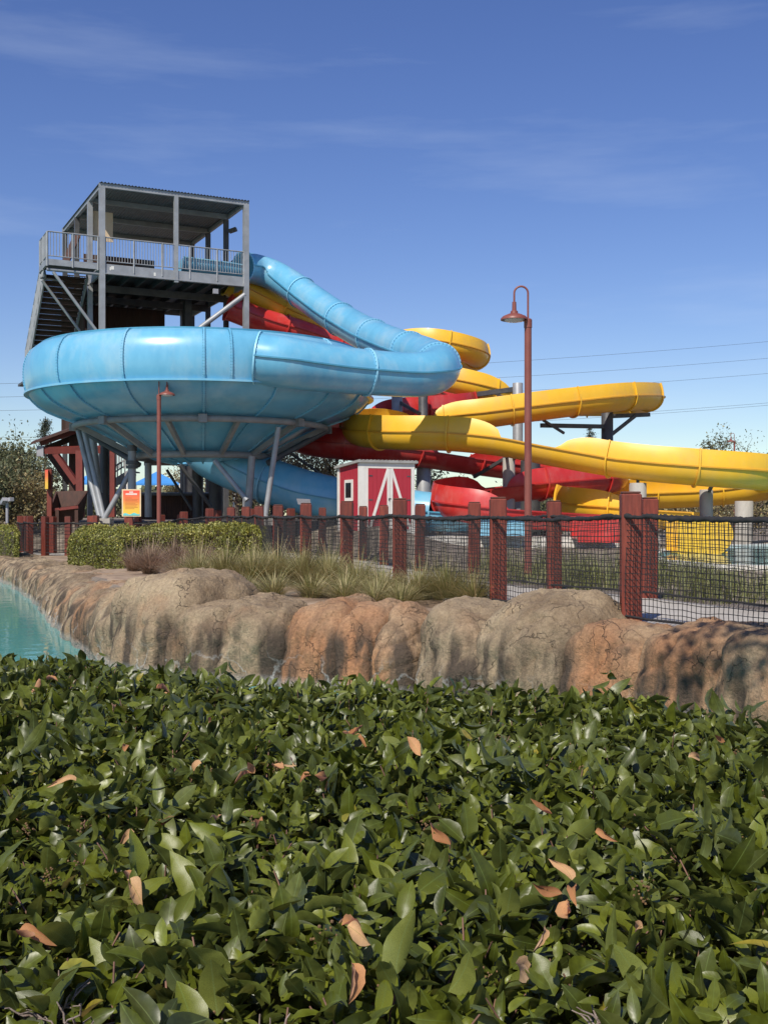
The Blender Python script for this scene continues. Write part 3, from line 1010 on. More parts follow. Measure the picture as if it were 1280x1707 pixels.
def build_blue_slide():
    root = thing('bowl_slide', 'light blue bowl water slide with its enclosed tube down from the tower', 'water slide', (BC.x, BC.y, 0.85))
    upper = [(5.17, 6.47), (5.33, 6.42), (5.48, 6.30), (5.60, 6.10), (5.67, 5.86), (5.69, 5.60), (5.68, 5.34), (5.64, 5.10), (5.58, 4.95)]
    lower = [(5.56, 4.93), (5.44, 4.78), (5.25, 4.60), (4.98, 4.44), (4.62, 4.29), (4.15, 4.13), (3.5, 3.90), (2.8, 3.55), (2.15, 3.17), (1.5, 2.92), (0.95, 2.80)]
    th = 0.035
    def shell(prof):
        return prof + [(r - th, z + 0.004) for r, z in reversed(prof)]
    seams = sorted(set([bowl_az(v) for v in (97, 205, 340, 386, 558)]))
    step = R(26)
    az = [seams[0]]
    full = list(seams)
    a = seams[-1] + step
    while a < seams[0] + 2 * PI - R(10):
        full.append(a)
        a += step
    full.append(seams[0] + 2 * PI)
    for a, b in zip(full[:-1], full[1:]):
        sg = max(4, int((b - a) / R(2.2)))
        MB().lathe(BC, shell(upper), sg, a, b, True).build('upper_panel', M['blue'], root, 40)
    low = [bowl_az(v) for v in (64, 112, 205, 340, 466, 556, 604)]
    lowf = sorted(low)
    a = lowf[-1] + R(30)
    while a < lowf[0] + 2 * PI - R(12):
        lowf.append(a)
        a += R(30)
    lowf.append(lowf[0] + 2 * PI)
    for a, b in zip(lowf[:-1], lowf[1:]):
        sg = max(4, int((b - a) / R(2.2)))
        MB().lathe(BC, shell(lower), sg, a, b, True).build('lower_panel', M['blue'], root, 40)

    def ridge(prof, a, nm, mt, h=0.06, wd=0.06):
        """Upright joint flange following the profile at azimuth a."""
        rad = Vector((math.cos(a), math.sin(a), 0)); tg = Vector((-math.sin(a), math.cos(a), 0))
        vs, fs = [], []
        k = len(prof)
        for i, (r, z) in enumerate(prof):
            r0, z0 = prof[max(0, i - 1)]; r1, z1 = prof[min(k - 1, i + 1)]
            nr, nz = -(z1 - z0), (r1 - r0)
            l = math.hypot(nr, nz); nr, nz = nr / l, nz / l
            if nr < 0 and nz > 0: nr, nz = -nr, -nz
            if nr < 0.0 and prof is upper: nr, nz = -nr, -nz
            for q, sd_ in ((0.0, -1), (h, -1), (h, 1), (0.0, 1)):
                vs.append(BC + rad * (r + nr * q) + Vector((0, 0, z + nz * q)) + tg * sd_ * wd / 2)
        for i in range(k - 1):
            for q in range(4):
                fs.append((i * 4 + q, i * 4 + (q + 1) % 4, i * 4 + 4 + (q + 1) % 4, i * 4 + 4 + q))
        fs += [(3, 2, 1, 0), tuple(4 * k - 4 + q for q in range(4))]
        o = MB().add(vs, fs).build(nm, mt, root)
        mb = MB()
        for i in range(len(prof) - 1):
            for f_ in (0.15, 0.5, 0.85):
                r = prof[i][0] + (prof[i + 1][0] - prof[i][0]) * f_
                z = prof[i][1] + (prof[i + 1][1] - prof[i][1]) * f_
                c = BC + rad * (r + 0.035) + Vector((0, 0, z))
                mb.beam(c - tg * 0.045, c + tg * 0.045, 0.02, 0.02)
        bo = mb.build('bolts', M['blue_lip'], o)
        bo['kind'] = 'stuff'

    for a in full[:-1]:
        ridge(upper, a, 'seam_flange', M['blue_light'] if abs(a - seams[-1]) < 0.01 else M['blue'], 0.045, 0.05)
    for a in lowf[:-1]:
        ridge(lower, a, 'seam_flange', M['blue'])
    # rim lip on top and the bolted belt where upper and lower shells meet
    MB().lathe(BC, [(5.10, 6.43), (5.22, 6.43), (5.22, 6.51), (5.10, 6.51)], 120, 0, 2 * PI, True).build('rim', M['blue_lip'], root, 40)
    MB().lathe(BC, [(5.55, 4.905), (5.70, 4.905), (5.70, 4.965), (5.55, 4.965)], 120, 0, 2 * PI, True).build('belt_flange', M['blue'], root, 40)
    # entry tube: deck -> long chute -> bend -> tangent into the bowl
    C = [P(405, 445, 49.5), P(428, 449, 50.1), P(455, 458, 50.2), P(486, 476, 49.6), P(520, 500, 48.4), P(556, 525, 46.8), P(590, 545, 45.1), P(622, 562, 43.2), P(660, 578, 41.2), P(700, 592, 39.0),
         P(726, 604, 37.3), P(731, 613, 36.2), P(722, 620, 35.6), P(700, 624, 35.2), P(672, 624.5, 34.9), P(620, 621, 34.4), P(565, 616, 33.9), P(510, 609, 33.45), P(470, 603, 33.2), P(430, 598, 33.2)]
    rads = [0.66] * 7 + [0.665, 0.67, 0.68, 0.69, 0.69, 0.69, 0.69, 0.68, 0.68, 0.70, 0.74, 0.76, 0.76]
    make_flume(root, C, 0.66, (M['blue'], M['blue_lip'], M['blue_light']), 3.7, 99, name='tube_section', bolts=True, rads=rads, flange_r=0.05)
    # exit chute below the bowl
    C2 = [P(338, 728, 38.0), P(350, 752, 38.0), P(380, 772, 38.0), P(425, 792, 37.8), P(480, 812, 37.4), P(530, 826, 37.0), P(580, 835, 36.8), P(650, 845, 36.6), P(720, 853, 36.4), P(800, 858, 36.0), P(860, 860, 35.6)]
    make_flume(root, C2, 0.74, (M['blue'], M['blue_lip'], M['blue']), 2.6, 7.2, walls=(), name='exit_section', rads=[0.95, 0.85, 0.8, 0.76, 0.74, 0.72, 0.70, 0.66, 0.62, 0.6, 0.6], bolts=False)
    # open tub where riders start, on the deck
    make_flume(root, [TW(3.45, 0.85, 11.9), TW(4.4, 0.85, 11.88), TW(5.3, 0.85, 11.86), TW(6.25, 0.85, 11.8)], 0.62, (M['blue'], M['blue_light'], M['blue']), 9, name='start_tub')
    MB().prism([TW(3.47, 0.85 + 0.6 * math.cos(a), 11.9 + 0.6 * math.sin(a)) for a in [PI + PI * k / 14 for k in range(15)]], TU * 0.03).build('tub_end', M['blue'], root)
    return root


build_blue_slide()

# --- yellow and red flumes (control points: pixel column, row of the rim, depth in metres)
YEL = [(380, 470, 50.3), (440, 500, 51), (500, 528, 51.5), (560, 549, 52), (640, 562, 52), (731, 571, 51.2), (789, 588, 52.3), (786, 600, 55.2), (720, 604, 57.2), (640, 606, 56.2), (622, 612, 53), (690, 620, 50),
       (760, 634, 49), (820, 650, 49.2), (880, 663, 50.3), (960, 672, 51.6), (1048, 671, 50.8), (1084, 662, 48.2), (1040, 661, 45.6), (960, 669, 44.3), (880, 679, 43.7), (800, 690, 43.6), (720, 698, 43.9), (640, 703, 43.3),
       (598, 709, 41.2), (606, 717, 39.1), (660, 721, 37.9), (750, 723, 37.3), (840, 732, 36.9), (920, 747, 36.4), (1000, 761, 35.9), (1063, 770, 35.4), (1150, 778, 35), (1240, 785, 35.2),
       (1306, 792, 36.8), (1318, 801, 39.6), (1262, 810, 41.6), (1160, 820, 42.2), (1040, 824, 41.9), (968, 829, 40.6), (956, 836, 38.4), (1000, 843, 37), (1080, 850, 36.2), (1160, 855, 35.6)]
RED = [(380, 512, 49.8), (440, 535, 50.4), (500, 553, 51), (560, 575, 52), (640, 610, 53.3), (720, 640, 53), (776, 664, 50.8), (770, 676, 48.2), (700, 684, 46.7), (620, 691, 46), (545, 704, 44.8),
       (500, 719, 42.8), (512, 733, 40.9), (585, 742, 40.3), (680, 751, 41), (770, 764, 42), (860, 776, 42.8), (950, 785, 43.4), (1012, 790, 42.6), (1018, 796, 40.9), (960, 801, 39.9), (880, 808, 39.1),
       (805, 816, 38.3), (752, 826, 37.2), (752, 836, 35.9), (800, 845, 35.2), (870, 852, 35.2), (950, 857, 35.7), (990, 859, 36)]
root_y = thing('curving_slide', 'long yellow open flume slide winding down in loops on the right', 'water slide', (8, 40, 0.1))
make_flume(root_y, [P(*q) for q in YEL], 0.57, (M['yellow'], M['yellow_lip'], M['yellow']), 2.6, 3.9,
           walls=(('R', 4.2, 13.3), ('L', 14.1, 22.0), ('R', 22.3, 28.0), ('R', 29.2, 41.7)))
root_r = thing('curving_slide', 'red open flume slide winding below the yellow one behind the barn shed', 'water slide', (4, 41, 0.2))
make_flume(root_r, [P(*q) for q in RED], 0.55, (M['red'], M['red_lip'], M['red']), 2.6, 5.6,
           walls=(('L', 5.5, 9.2), ('R', 9.8, 14.4), ('L', 15.2, 21.6), ('R', 21.8, 25.6)))
for o in (root_y, root_r):
    o['group'] = 'winding open flume slides'


# ------------------------------------------------------------------ slide columns and arms
def column(px, d, y_top, r, mt, label, name='support_column', arms=(), cap=True, base=None):
    p = P(px, y_top, d)
    gz = ground_z(p.x, p.y) if base is None else base
    root = thing(name, label, 'column', (p.x, p.y, gz), 'columns holding up the slides')
    MB().lathe((p.x, p.y, 0), [(0, gz - 0.3), (r, gz - 0.3), (r, p.z), (r * 0.96, p.z + 0.015), (0, p.z + 0.015)], 24).build('shaft', mt, root, 40)
    if cap:
        MB().box((p.x, p.y, gz + 0.06), (r * 3.2, r * 3.2, 0.12)).build('base_plate', M['concrete'], root)
    for (a, b, wd) in arms:
        MB().beam(a, b, wd, wd * 1.2).build('arm', M['steel_dark'], root)
    return root


column(863, 46.2, 639, 0.21, M['steel'], 'tall grey steel column beside the near lamp, carrying the upper yellow loop',
       arms=((P(863, 648, 46.2), P(797, 657, 47.6), 0.16), (P(863, 672, 46.2), P(815, 651, 48.6), 0.08), (P(863, 690, 46.2), P(905, 676, 44.6), 0.08)))
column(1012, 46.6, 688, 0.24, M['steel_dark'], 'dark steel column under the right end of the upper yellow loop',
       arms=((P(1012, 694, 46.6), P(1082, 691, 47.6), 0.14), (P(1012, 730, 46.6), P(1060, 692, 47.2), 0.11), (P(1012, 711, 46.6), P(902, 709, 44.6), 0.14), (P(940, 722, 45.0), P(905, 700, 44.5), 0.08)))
column(662, 45.2, 640, 0.22, M['steel'], 'grey steel column right of the bowl behind the yellow loop',
       arms=((P(662, 668, 45.2), P(700, 690, 44.2), 0.1),))
column(705, 45.8, 655, 0.19, M['steel_dark'], 'dark steel column just right of the bowl tube bend')
column(618, 42.0, 730, 0.2, M['steel_dark'], 'short dark column under the yellow bend behind the barn shed roof',
       arms=((P(618, 757, 42.0), P(560, 756, 41.4), 0.16), (P(618, 762, 42.0), P(700, 760, 41.0), 0.14), (P(576, 750, 41.3), P(560, 768, 41.2), 0.1)))
column(706, 41.5, 765, 0.26, M['steel'], 'stout grey column peeking out right of the barn shed')
column(848, 38.6, 764, 0.21, M['concrete'], 'tall round concrete column in front of the red loops',
       arms=((P(846, 762, 38.6), P(835, 751, 37.4), 0.1), (P(842, 764, 38.9), P(790, 795, 40.2), 0.09), (P(856, 764, 38.5), P(866, 752, 37.2), 0.1)))
column(884, 41.5, 768, 0.36, M['steel_dark'], 'wide dark column right of the tall concrete column')
column(1063, 35.4, 806, 0.265, M['concrete'], 'short concrete column under the near yellow run beside a fence post',
       arms=((P(1063, 806, 35.4), P(1063, 796, 35.3), 0.1),))
column(1177, 36.4, 817, 0.21, M['concrete'], 'short concrete column at the right under the yellow loop',
       arms=((P(1182, 818, 36.2), P(1188, 806, 35.3), 0.09),))
column(1240, 38.6, 836, 0.3, M['concrete'], 'squat shaded concrete column at the far right under the yellow loop')


# ------------------------------------------------------------------ steel frame under the bowl
def build_bowl_frame():
    root = thing('bowl_support_frame', 'grey pipe frame and splayed legs under the blue bowl', 'steel frame', (BC.x, BC.y, 0.85))
    def ring(r, z, n=72):
        return [BC + Vector((r * math.cos(2 * PI * k / n), r * math.sin(2 * PI * k / n), z)) for k in range(n)]
    MB().tube(ring(4.12, 3.96), 0.1, 8, closed=True).build('ring_pipe', M['steel_under'], root, 50)
    MB().tube(ring(2.2, 3.0), 0.11, 8, closed=True).build('ring_pipe', M['steel_under'], root, 50)
    for k in range(12):
        a = ax_cam + R(15 + 30 * k)
        d = Vector((math.cos(a), math.sin(a), 0))
        MB().beam(BC + d * 2.2 + Vector((0, 0, 3.0)), BC + d * 4.12 + Vector((0, 0, 3.96)), 0.12, 0.16).build('radial_strut', M['steel_under'], root)
    for k in range(8):
        a = ax_cam + R(45 * k)
        d = Vector((math.cos(a), math.sin(a), 0))
        c = BC + d * 4.18 + Vector((0, 0, 3.96))
        MB().box(c, (0.26, 0.26, 0.24), a).build('bracket', M['steel_under'], root)
    def leg(a, b, r=0.075, m='steel'):
        MB().tube([a, b], r, 8).build('leg', M[m], root, 50)
    gl = 0.72
    # left A-legs
    leg(P(130, 716, 37.3), P(166, 862, 36.6), 0.085); leg(P(140, 718, 37.2), P(173, 862, 36.6), 0.085)
    leg(P(224, 775, 36.4), P(172, 868, 36.4), 0.085); leg(P(154, 722, 40.5), P(165, 822, 40.5), 0.13)
    leg(P(146, 725, 40.8), P(155, 825, 40.8), 0.11)
    # right legs
    leg(P(464, 712, 34.9), P(442, 862, 34.9), 0.085); leg(P(420, 760, 36.2), P(413, 858, 36.2), 0.12)
    leg(P(358, 768, 35.6), P(412, 834, 35.2), 0.085)
    leg(P(470, 745, 38), P(570, 815, 39), 0.05, 'steel_dark')
    leg(P(505, 745, 41), P(555, 735, 41), 0.08, 'steel_dark')
    # columns
    leg(P(220, 742, 36.3), P(220, 862, 36.3), 0.13)
    leg(P(247, 772, 38.8), P(247, 862, 38.8), 0.12)
    leg(P(175, 728, 41.5), P(175, 858, 41.5), 0.17, 'steel_dark')
    leg(P(330, 778, 42), P(330, 866, 42), 0.2, 'steel_dark')
    leg(P(360, 778, 41.5), P(360, 866, 41.5), 0.26, 'steel_dark')
    leg(P(278, 783, 40.5), P(320, 850, 40.5), 0.05, 'steel_dark')
    leg(P(300, 775, 37.6), P(352, 845, 38.2), 0.07, 'steel_dark')
    leg(P(128, 712, 38.4), P(232, 775, 36.9), 0.1, 'steel_dark'); leg(P(548, 716, 38), P(446, 772, 36.8), 0.1, 'steel_dark')
    # pipe fitting on top of the front column
    for y0, y1, rr in ((742, 752, .16), (752, 765, .12), (768, 774, .2), (776, 781, .19)):
        a, b = P(220, y0, 36.3), P(220, y1, 36.3)
        MB().tube([a, b], rr, 12).build('pipe_coupling', M['steel_dark'], root, 40)
    MB().box(P(172, 872, 36.5), (0.55, 0.55, 0.3)).build('footing', M['concrete'], root)
    MB().box(P(442, 868, 34.9), (0.5, 0.5, 0.3)).build('footing', M['concrete'], root)


build_bowl_frame()


# ------------------------------------------------------------------ slide tower
TWR = math.atan2(TU.y, TU.x)


def build_tower():
    W_, D_ = 6.1, 8.0
    zd, zr = 11.25, 14.32
    root = thing('slide_tower', 'grey steel slide tower with roofed top deck, railings and stairs', 'tower', tuple(TW(0, 0, 0.85)))
    def post(a, b, z0, z1, wd=0.2, m='steel'):
        MB().beam(TW(a, b, z0), TW(a, b, z1), wd, wd, up=tuple(TV)).build('post', M[m], root)
    for a in (0, 3.05, W_):
        post(a, 0, 0.6 if a != 3.05 else zd - 0.5, zr, 0.22 if a != 3.05 else 0.17)
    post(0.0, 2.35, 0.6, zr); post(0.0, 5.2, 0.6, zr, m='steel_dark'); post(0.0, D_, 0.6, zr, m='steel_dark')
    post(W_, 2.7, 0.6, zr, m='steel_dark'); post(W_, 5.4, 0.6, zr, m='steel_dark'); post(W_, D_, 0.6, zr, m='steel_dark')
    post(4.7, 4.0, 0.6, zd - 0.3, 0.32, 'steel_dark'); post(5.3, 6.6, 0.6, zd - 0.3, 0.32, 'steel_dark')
    # roof: corrugated sheet, fascia channels, purlins
    V, T = [], []
    nn = 46 * 4
    rise = lambda b: 0.0
    for i in range(nn + 1):
        a = -0.12 + (W_ + 0.24) * i / nn
        zz = zr + 0.17 + (0.035 if (i // 2) % 2 else 0.0)
        for (b, dz) in ((-0.14, 0), (D_ + 0.14, -0.02)):
            V.append(TW(a, b, zz + dz)); V.append(TW(a, b, zz + dz - 0.006))
    for i in range(nn):
        k = i * 4
        T += [(k, k + 4, k + 6, k + 2), (k + 1, k + 3, k + 7, k + 5), (k, k + 1, k + 5, k + 4), (k + 2, k + 6, k + 7, k + 3)]
    T += [(0, 2, 3, 1), (nn * 4, nn * 4 + 1, nn * 4 + 3, nn * 4 + 2)]
    MB().add(V, T).build('roof_sheet', M['roof'], root)
    for b in (0.0, D_):
        MB().beam(TW(-0.12, b, zr + 0.08), TW(W_ + 0.12, b, zr + 0.08), 0.14, 0.17).build('roof_beam', M['steel'], root)
    for a in (0.0, W_):
        MB().beam(TW(a, 0.08, zr + 0.075), TW(a, D_ - 0.08, zr + 0.075), 0.13, 0.155).build('roof_beam', M['steel'], root)
    for b in (2.35, 5.2):
        MB().beam(TW(0.08, b, zr + 0.06), TW(W_ - 0.08, b, zr + 0.06), 0.12, 0.2).build('purlin', M['steel'], root)
    # deck: plates, edge channels, joists
    MB().hexa([TW(0, 0.06, zd - .12), TW(W_, 0.06, zd - .12), TW(W_, D_, zd - .12), TW(0, D_, zd - .12), TW(0, 0.06, zd - .06), TW(W_, 0.06, zd - .06), TW(W_, D_, zd - .06), TW(0, D_, zd - .06)]).build('deck', M['steel_dark'], root)
    for b in (0.0, D_):
        MB().beam(TW(0, b, zd - .22), TW(W_, b, zd - .22), 0.09, 0.42).build('edge_beam', M['steel'], root)
        MB().beam(TW(0, b - .05 * (1 if b == 0 else -1), zd - .405), TW(W_, b - .05 * (1 if b == 0 else -1), zd - .405), 0.1, 0.03).build('edge_flange', M['steel'], root)
    for a in (0.0, W_):
        MB().beam(TW(a, 0.1, zd - .22), TW(a, D_ - .1, zd - .22), 0.09, 0.41).build('edge_beam', M['steel'], root)
    for k in range(1, 9):
        MB().beam(TW(W_ * k / 9, 0.1, zd - .22), TW(W_ * k / 9, D_ - .1, zd - .22), 0.08, 0.2).build('joist', M['steel_dark'], root)
    for b in (2.6, 5.2):
        MB().beam(TW(0.1, b, zd - .5), TW(W_ - .1, b, zd - .5), 0.12, 0.3).build('girder', M['steel_dark'], root)
    # railings
    def railing(p, q, spacing=1.25, m='steel', h=1.06):
        p, q = Vector(p), Vector(q)
        L = (q - p).length
        up = Vector((0, 0, 1))
        rl = MB().tube([p + up * h, q + up * h], 0.03, 6).build('top_rail', M[m], root, 50)
        MB().tube([p + up * 0.1, q + up * 0.1], 0.022, 6).build('bottom_rail', M[m], root, 50)
        n = max(1, int(round(L / spacing)))
        for k in range(n + 1):
            c = p + (q - p) * k / n
            MB().beam(c - up * 0.3, c + up * h, 0.06, 0.06, up=(0.4, 0.9, 0)).build('rail_post', M[m], root)
        mb = MB()
        n = int(L / 0.115)
        for k in range(1, n):
            c = p + (q - p) * k / n
            mb.beam(c + up * 0.1, c + up * h, 0.02, 0.02, up=(0.4, 0.9, 0))
        mb.build('pickets', M[m], root)['kind'] = 'stuff'
    railing(TW(0.12, -0.04, zd), TW(W_ - .1, -0.04, zd))
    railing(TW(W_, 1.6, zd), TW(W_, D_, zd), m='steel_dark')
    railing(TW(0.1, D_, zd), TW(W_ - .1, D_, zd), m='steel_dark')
    # side landing on the left
    a0 = -2.15
    MB().hexa([TW(a0, 0.05, zd - .12), TW(-.1, 0.05, zd - .12), TW(-.1, 1.7, zd - .12), TW(a0, 1.7, zd - .12), TW(a0, 0.05, zd - .05), TW(-.1, 0.05, zd - .05), TW(-.1, 1.7, zd - .05), TW(a0, 1.7, zd - .05)]).build('landing', M['steel_dark'], root)
    MB().beam(TW(a0, 0, zd - .14), TW(-.11, 0, zd - .14), 0.08, 0.24).build('landing_beam', M['steel'], root)
    MB().beam(TW(a0, 0.05, zd - .14), TW(a0, 1.7, zd - .14), 0.08, 0.24).build('landing_beam', M['steel'], root)
    MB().tube([TW(a0, 0.1, zd - .42), TW(0, 0.1, zd - .42)], 0.07, 8).build('landing_pipe', M['steel'], root, 50)
    MB().tube([TW(a0, 1.7, zd - .45), TW(0, 2.3, zd - .45)], 0.05, 8).build('landing_pipe', M['steel'], root, 50)
    railing(TW(a0, -0.04, zd), TW(-0.16, -0.04, zd), 1.1)
    railing(TW(a0, 0.02, zd), TW(a0, 1.7, zd), 0.85)
    MB().tube([TW(a0 + .25, 0.1, zd - .5), TW(0, 0.05, 8.25)], 0.065, 8).build('brace', M['steel'], root, 50)
    MB().tube([TW(a0 + .05, 1.5, zd - .6), TW(0, 1.9, 8.1)], 0.06, 8).build('brace', M['steel'], root, 50)
    MB().tube([TW(W_ - .05, -0.02, 10.5), TW(3.3, 0.3, 8.3)], 0.11, 10).build('brace', M['steel'], root, 50)
    # stair going down behind the landing
    sa0, sa1 = -1.9, -0.3
    for k in range(20):
        b = 1.7 + 0.25 * k
        z = zd - 0.1 - 0.19 * (k + 1)
        MB().hexa([TW(sa0, b, z - .04), TW(sa1, b, z - .04), TW(sa1, b + .26, z - .04), TW(sa0, b + .26, z - .04), TW(sa0, b, z), TW(sa1, b, z), TW(sa1, b + .26, z), TW(sa0, b + .26, z)]).build('tread', M['brown_panel'], root)
        MB().hexa([TW(sa0, b + .225, z - .185), TW(sa1, b + .225, z - .185), TW(sa1, b + .25, z - .185), TW(sa0, b + .25, z - .185), TW(sa0, b + .225, z - .045), TW(sa1, b + .225, z - .045), TW(sa1, b + .25, z - .045), TW(sa0, b + .25, z - .045)]).build('riser', M['brown_panel'], root)
    for a in (sa0 - .05, sa1 + .05):
        MB().beam(TW(a, 1.65, zd - .25), TW(a, 6.75, zd - 4.05), 0.06, 0.32).build('stringer', M['steel_under'], root)
    railing(TW(sa0 - .06, 1.75, zd - .1), TW(sa0 - .06, 6.7, zd - 3.8), 0.7)
    MB().hexa([TW(sa0, 6.75, zd - 4.1), TW(0, 6.75, zd - 4.1), TW(0, 9.5, zd - 4.1), TW(sa0, 9.5, zd - 4.1), TW(sa0, 6.75, zd - 4.0), TW(0, 6.75, zd - 4.0), TW(0, 9.5, zd - 4.0), TW(sa0, 9.5, zd - 4.0)]).build('landing', M['steel_dark'], root)
    # boarded back below the deck
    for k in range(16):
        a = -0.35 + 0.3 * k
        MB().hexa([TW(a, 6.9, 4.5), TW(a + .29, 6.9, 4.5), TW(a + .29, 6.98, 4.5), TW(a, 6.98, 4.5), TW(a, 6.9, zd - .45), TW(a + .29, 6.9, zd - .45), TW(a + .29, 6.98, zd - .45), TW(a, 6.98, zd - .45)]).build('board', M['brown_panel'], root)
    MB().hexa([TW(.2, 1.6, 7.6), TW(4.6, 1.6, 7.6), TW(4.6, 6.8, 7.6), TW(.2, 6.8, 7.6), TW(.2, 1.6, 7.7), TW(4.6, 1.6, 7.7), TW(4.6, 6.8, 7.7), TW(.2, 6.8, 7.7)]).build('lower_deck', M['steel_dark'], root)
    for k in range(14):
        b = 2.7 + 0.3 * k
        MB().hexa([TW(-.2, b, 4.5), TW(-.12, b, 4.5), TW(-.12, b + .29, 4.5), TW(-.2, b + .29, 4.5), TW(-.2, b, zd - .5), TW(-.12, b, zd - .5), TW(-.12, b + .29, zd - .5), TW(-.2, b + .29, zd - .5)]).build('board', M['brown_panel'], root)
    # panels and fittings on the deck
    MB().hexa([TW(.1, 2.5, 12.75), TW(1.0, 2.5, 12.75), TW(1.0, 2.55, 12.75), TW(.1, 2.55, 12.75), TW(.1, 2.5, 14.0), TW(1.0, 2.5, 14.0), TW(1.0, 2.55, 14.0), TW(.1, 2.55, 14.0)]).build('panel', M['beige'], root)
    MB().beam(TW(-1.25, 1.5, zd), TW(-.35, 3.2, 13.1), 0.3, 0.08).build('sloped_panel', M['timber'], root)
    MB().hexa([TW(2.8, 5.2, zd), TW(3.5, 5.2, zd), TW(3.5, 5.6, zd), TW(2.8, 5.6, zd), TW(2.8, 5.2, zd + 1.5), TW(3.5, 5.2, zd + 1.5), TW(3.5, 5.6, zd + 1.5), TW(2.8, 5.6, zd + 1.5)]).build('cabinet', M['steel_dark'], root)
    MB().beam(TW(.3, 5.2, zd + 1.32), TW(2.9, 5.2, zd + 1.32), 0.06, 0.35).build('header_board', M['timber'], root)
    MB().box(TW(4.75, -0.02, zd - .72), (0.22, 0.1, 0.2), TWR).build('work_light', M['grey_box'], root)
    MB().beam(TW(W_ + .05, 2.4, 13.75), TW(W_ + .32, 2.2, 13.85), 0.2, 0.16).build('floodlight', M['steel_dark'], root)
    for k, (a, z) in enumerate(((0.33, 11.06), (2.15, 11.0), (0.42, 11.1))):
        MB().box(TW(a, -0.052, z), (0.05 + .03 * k, 0.008, 0.14), TWR).build('paint_scuff', M['white'], root)


build_tower()


# ------------------------------------------------------------------ fences
def build_fence(name, label, pts, seed, first_fine, base_off=0.0):
    rg = random.Random(seed)
    p0 = pts[1]
    root = thing(name, label, 'fence', (p0[0], p0[1], 0), 'rope net fences along the path')
    W_, H = 0.19, 1.25
    for i, (x, y) in enumerate(pts):
        z = ground_z(x, y) + base_off
        q = pts[min(i + 1, len(pts) - 1)]; o = pts[max(i - 1, 0)]
        an = math.atan2(q[1] - o[1], q[0] - o[0]) + PI / 2 + rg.uniform(-.06, .06)
        if y < 30: an *= 0.0; an += rg.uniform(-.06, .05)
        h = H + rg.uniform(-.015, .015)
        lean = Vector((rg.uniform(-.008, .008), rg.uniform(-.008, .008), 0))
        mb = MB()
        mb.box((x, y, z + h / 2 - .15), (W_, W_, h + .3), an, 0.012)
        for v in mb.v:
            v += lean * (v.z - z)
        po = mb.build('post', M['redwood'], root)
        MB().box(Vector((x, y, z + h + .012)) + lean * h, (W_ - .02, W_ - .02, .02), an, 0.006).build('post_top', M['post_cap'], po)
    for i in range(len(pts) - 1):
        a = Vector((pts[i][0], pts[i][1], ground_z(*pts[i]) + base_off)); b = Vector((pts[i + 1][0], pts[i + 1][1], ground_z(*pts[i + 1]) + base_off))
        d = (b - a); L = d.length; dn = d.normalized(); up = Vector((0, 0, 1)); s = Vector((-dn.y, dn.x, 0))
        dist = min(a.y, b.y)
        fine = dist < first_fine
        cell = 0.056 if fine else (0.075 if dist < 27 else 0.11)
        rr = 0.0038 if dist < 16 else (0.0048 if dist < 24 else 0.0062)
        top, bot = 1.035, 0.10
        nx, nz = max(3, int(L / cell)), int((top - bot) / cell)
        ph = rg.uniform(0, 9)
        def q(u, v):
            c = a + d * u
            sag = -0.032 * math.sin(PI * u)
            z = bot + (top - bot) * v + sag * v
            w_ = 0.02 * noise.noise(Vector((u * L * 4 + ph, v * 4, 0)))
            w2 = 0.017 * noise.noise(Vector((u * L * 4 + ph, v * 4, 9)))
            return c + up * (z + w_) + dn * w2 + s * (0.02 * noise.noise(Vector((u * 5 + ph, v * 2, 4))) + .1)
        mb = MB()
        st = 3 if not fine else 2
        for k in range(1, nx):
            mb.tube([q(k / nx, v / nz) for v in list(range(0, nz, st)) + [nz]], rr, 3, cap=False)
        for k in range(0, nz):
            mb.tube([q(u / nx, k / nz) for u in list(range(0, nx, st)) + [nx]], rr, 3, cap=False)
        if fine:
            for k in range(1, nx):
                for l in range(1, nz):
                    c = q(k / nx, l / nz)
                    e = rr * 2.1
                    mb.add([c + Vector((e, 0, 0)), c + Vector((-e, 0, 0)), c + Vector((0, e, 0)), c + Vector((0, -e, 0)), c + Vector((0, 0, e)), c + Vector((0, 0, -e))],
                           [(0, 2, 4), (2, 1, 4), (1, 3, 4), (3, 0, 4), (2, 0, 5), (1, 2, 5), (3, 1, 5), (0, 3, 5)])
        me = bpy.data.meshes.new('net')
        o0 = wloc(root)
        me.from_pydata([tuple(v - o0) for v in mb.v], [], mb.f)
        no = finish('net', me, M['rope'], root)
        no['kind'] = 'stuff'
        n = max(8, int(L / 0.045))
        MB().tube([q(k / n, 1.0) + up * .012 + Vector((0, 0, .006 * rg.uniform(-1, 1))) for k in range(n + 1)], [rg.uniform(.017, .029) for k in range(n + 1)], 7).build('top_rope', M['rope'], root, 60)
        MB().tube([q(k / 10, 0.0) for k in range(11)], 0.013, 6).build('bottom_rope', M['rope'], root, 60)


build_fence('rope_net_fence', 'nearer black net fence on square red posts right behind the rocks', NEAR_FENCE, 3, 20)
build_fence('rope_net_fence', 'farther black net fence on square red posts across the path', FAR_FENCE, 4, 20)


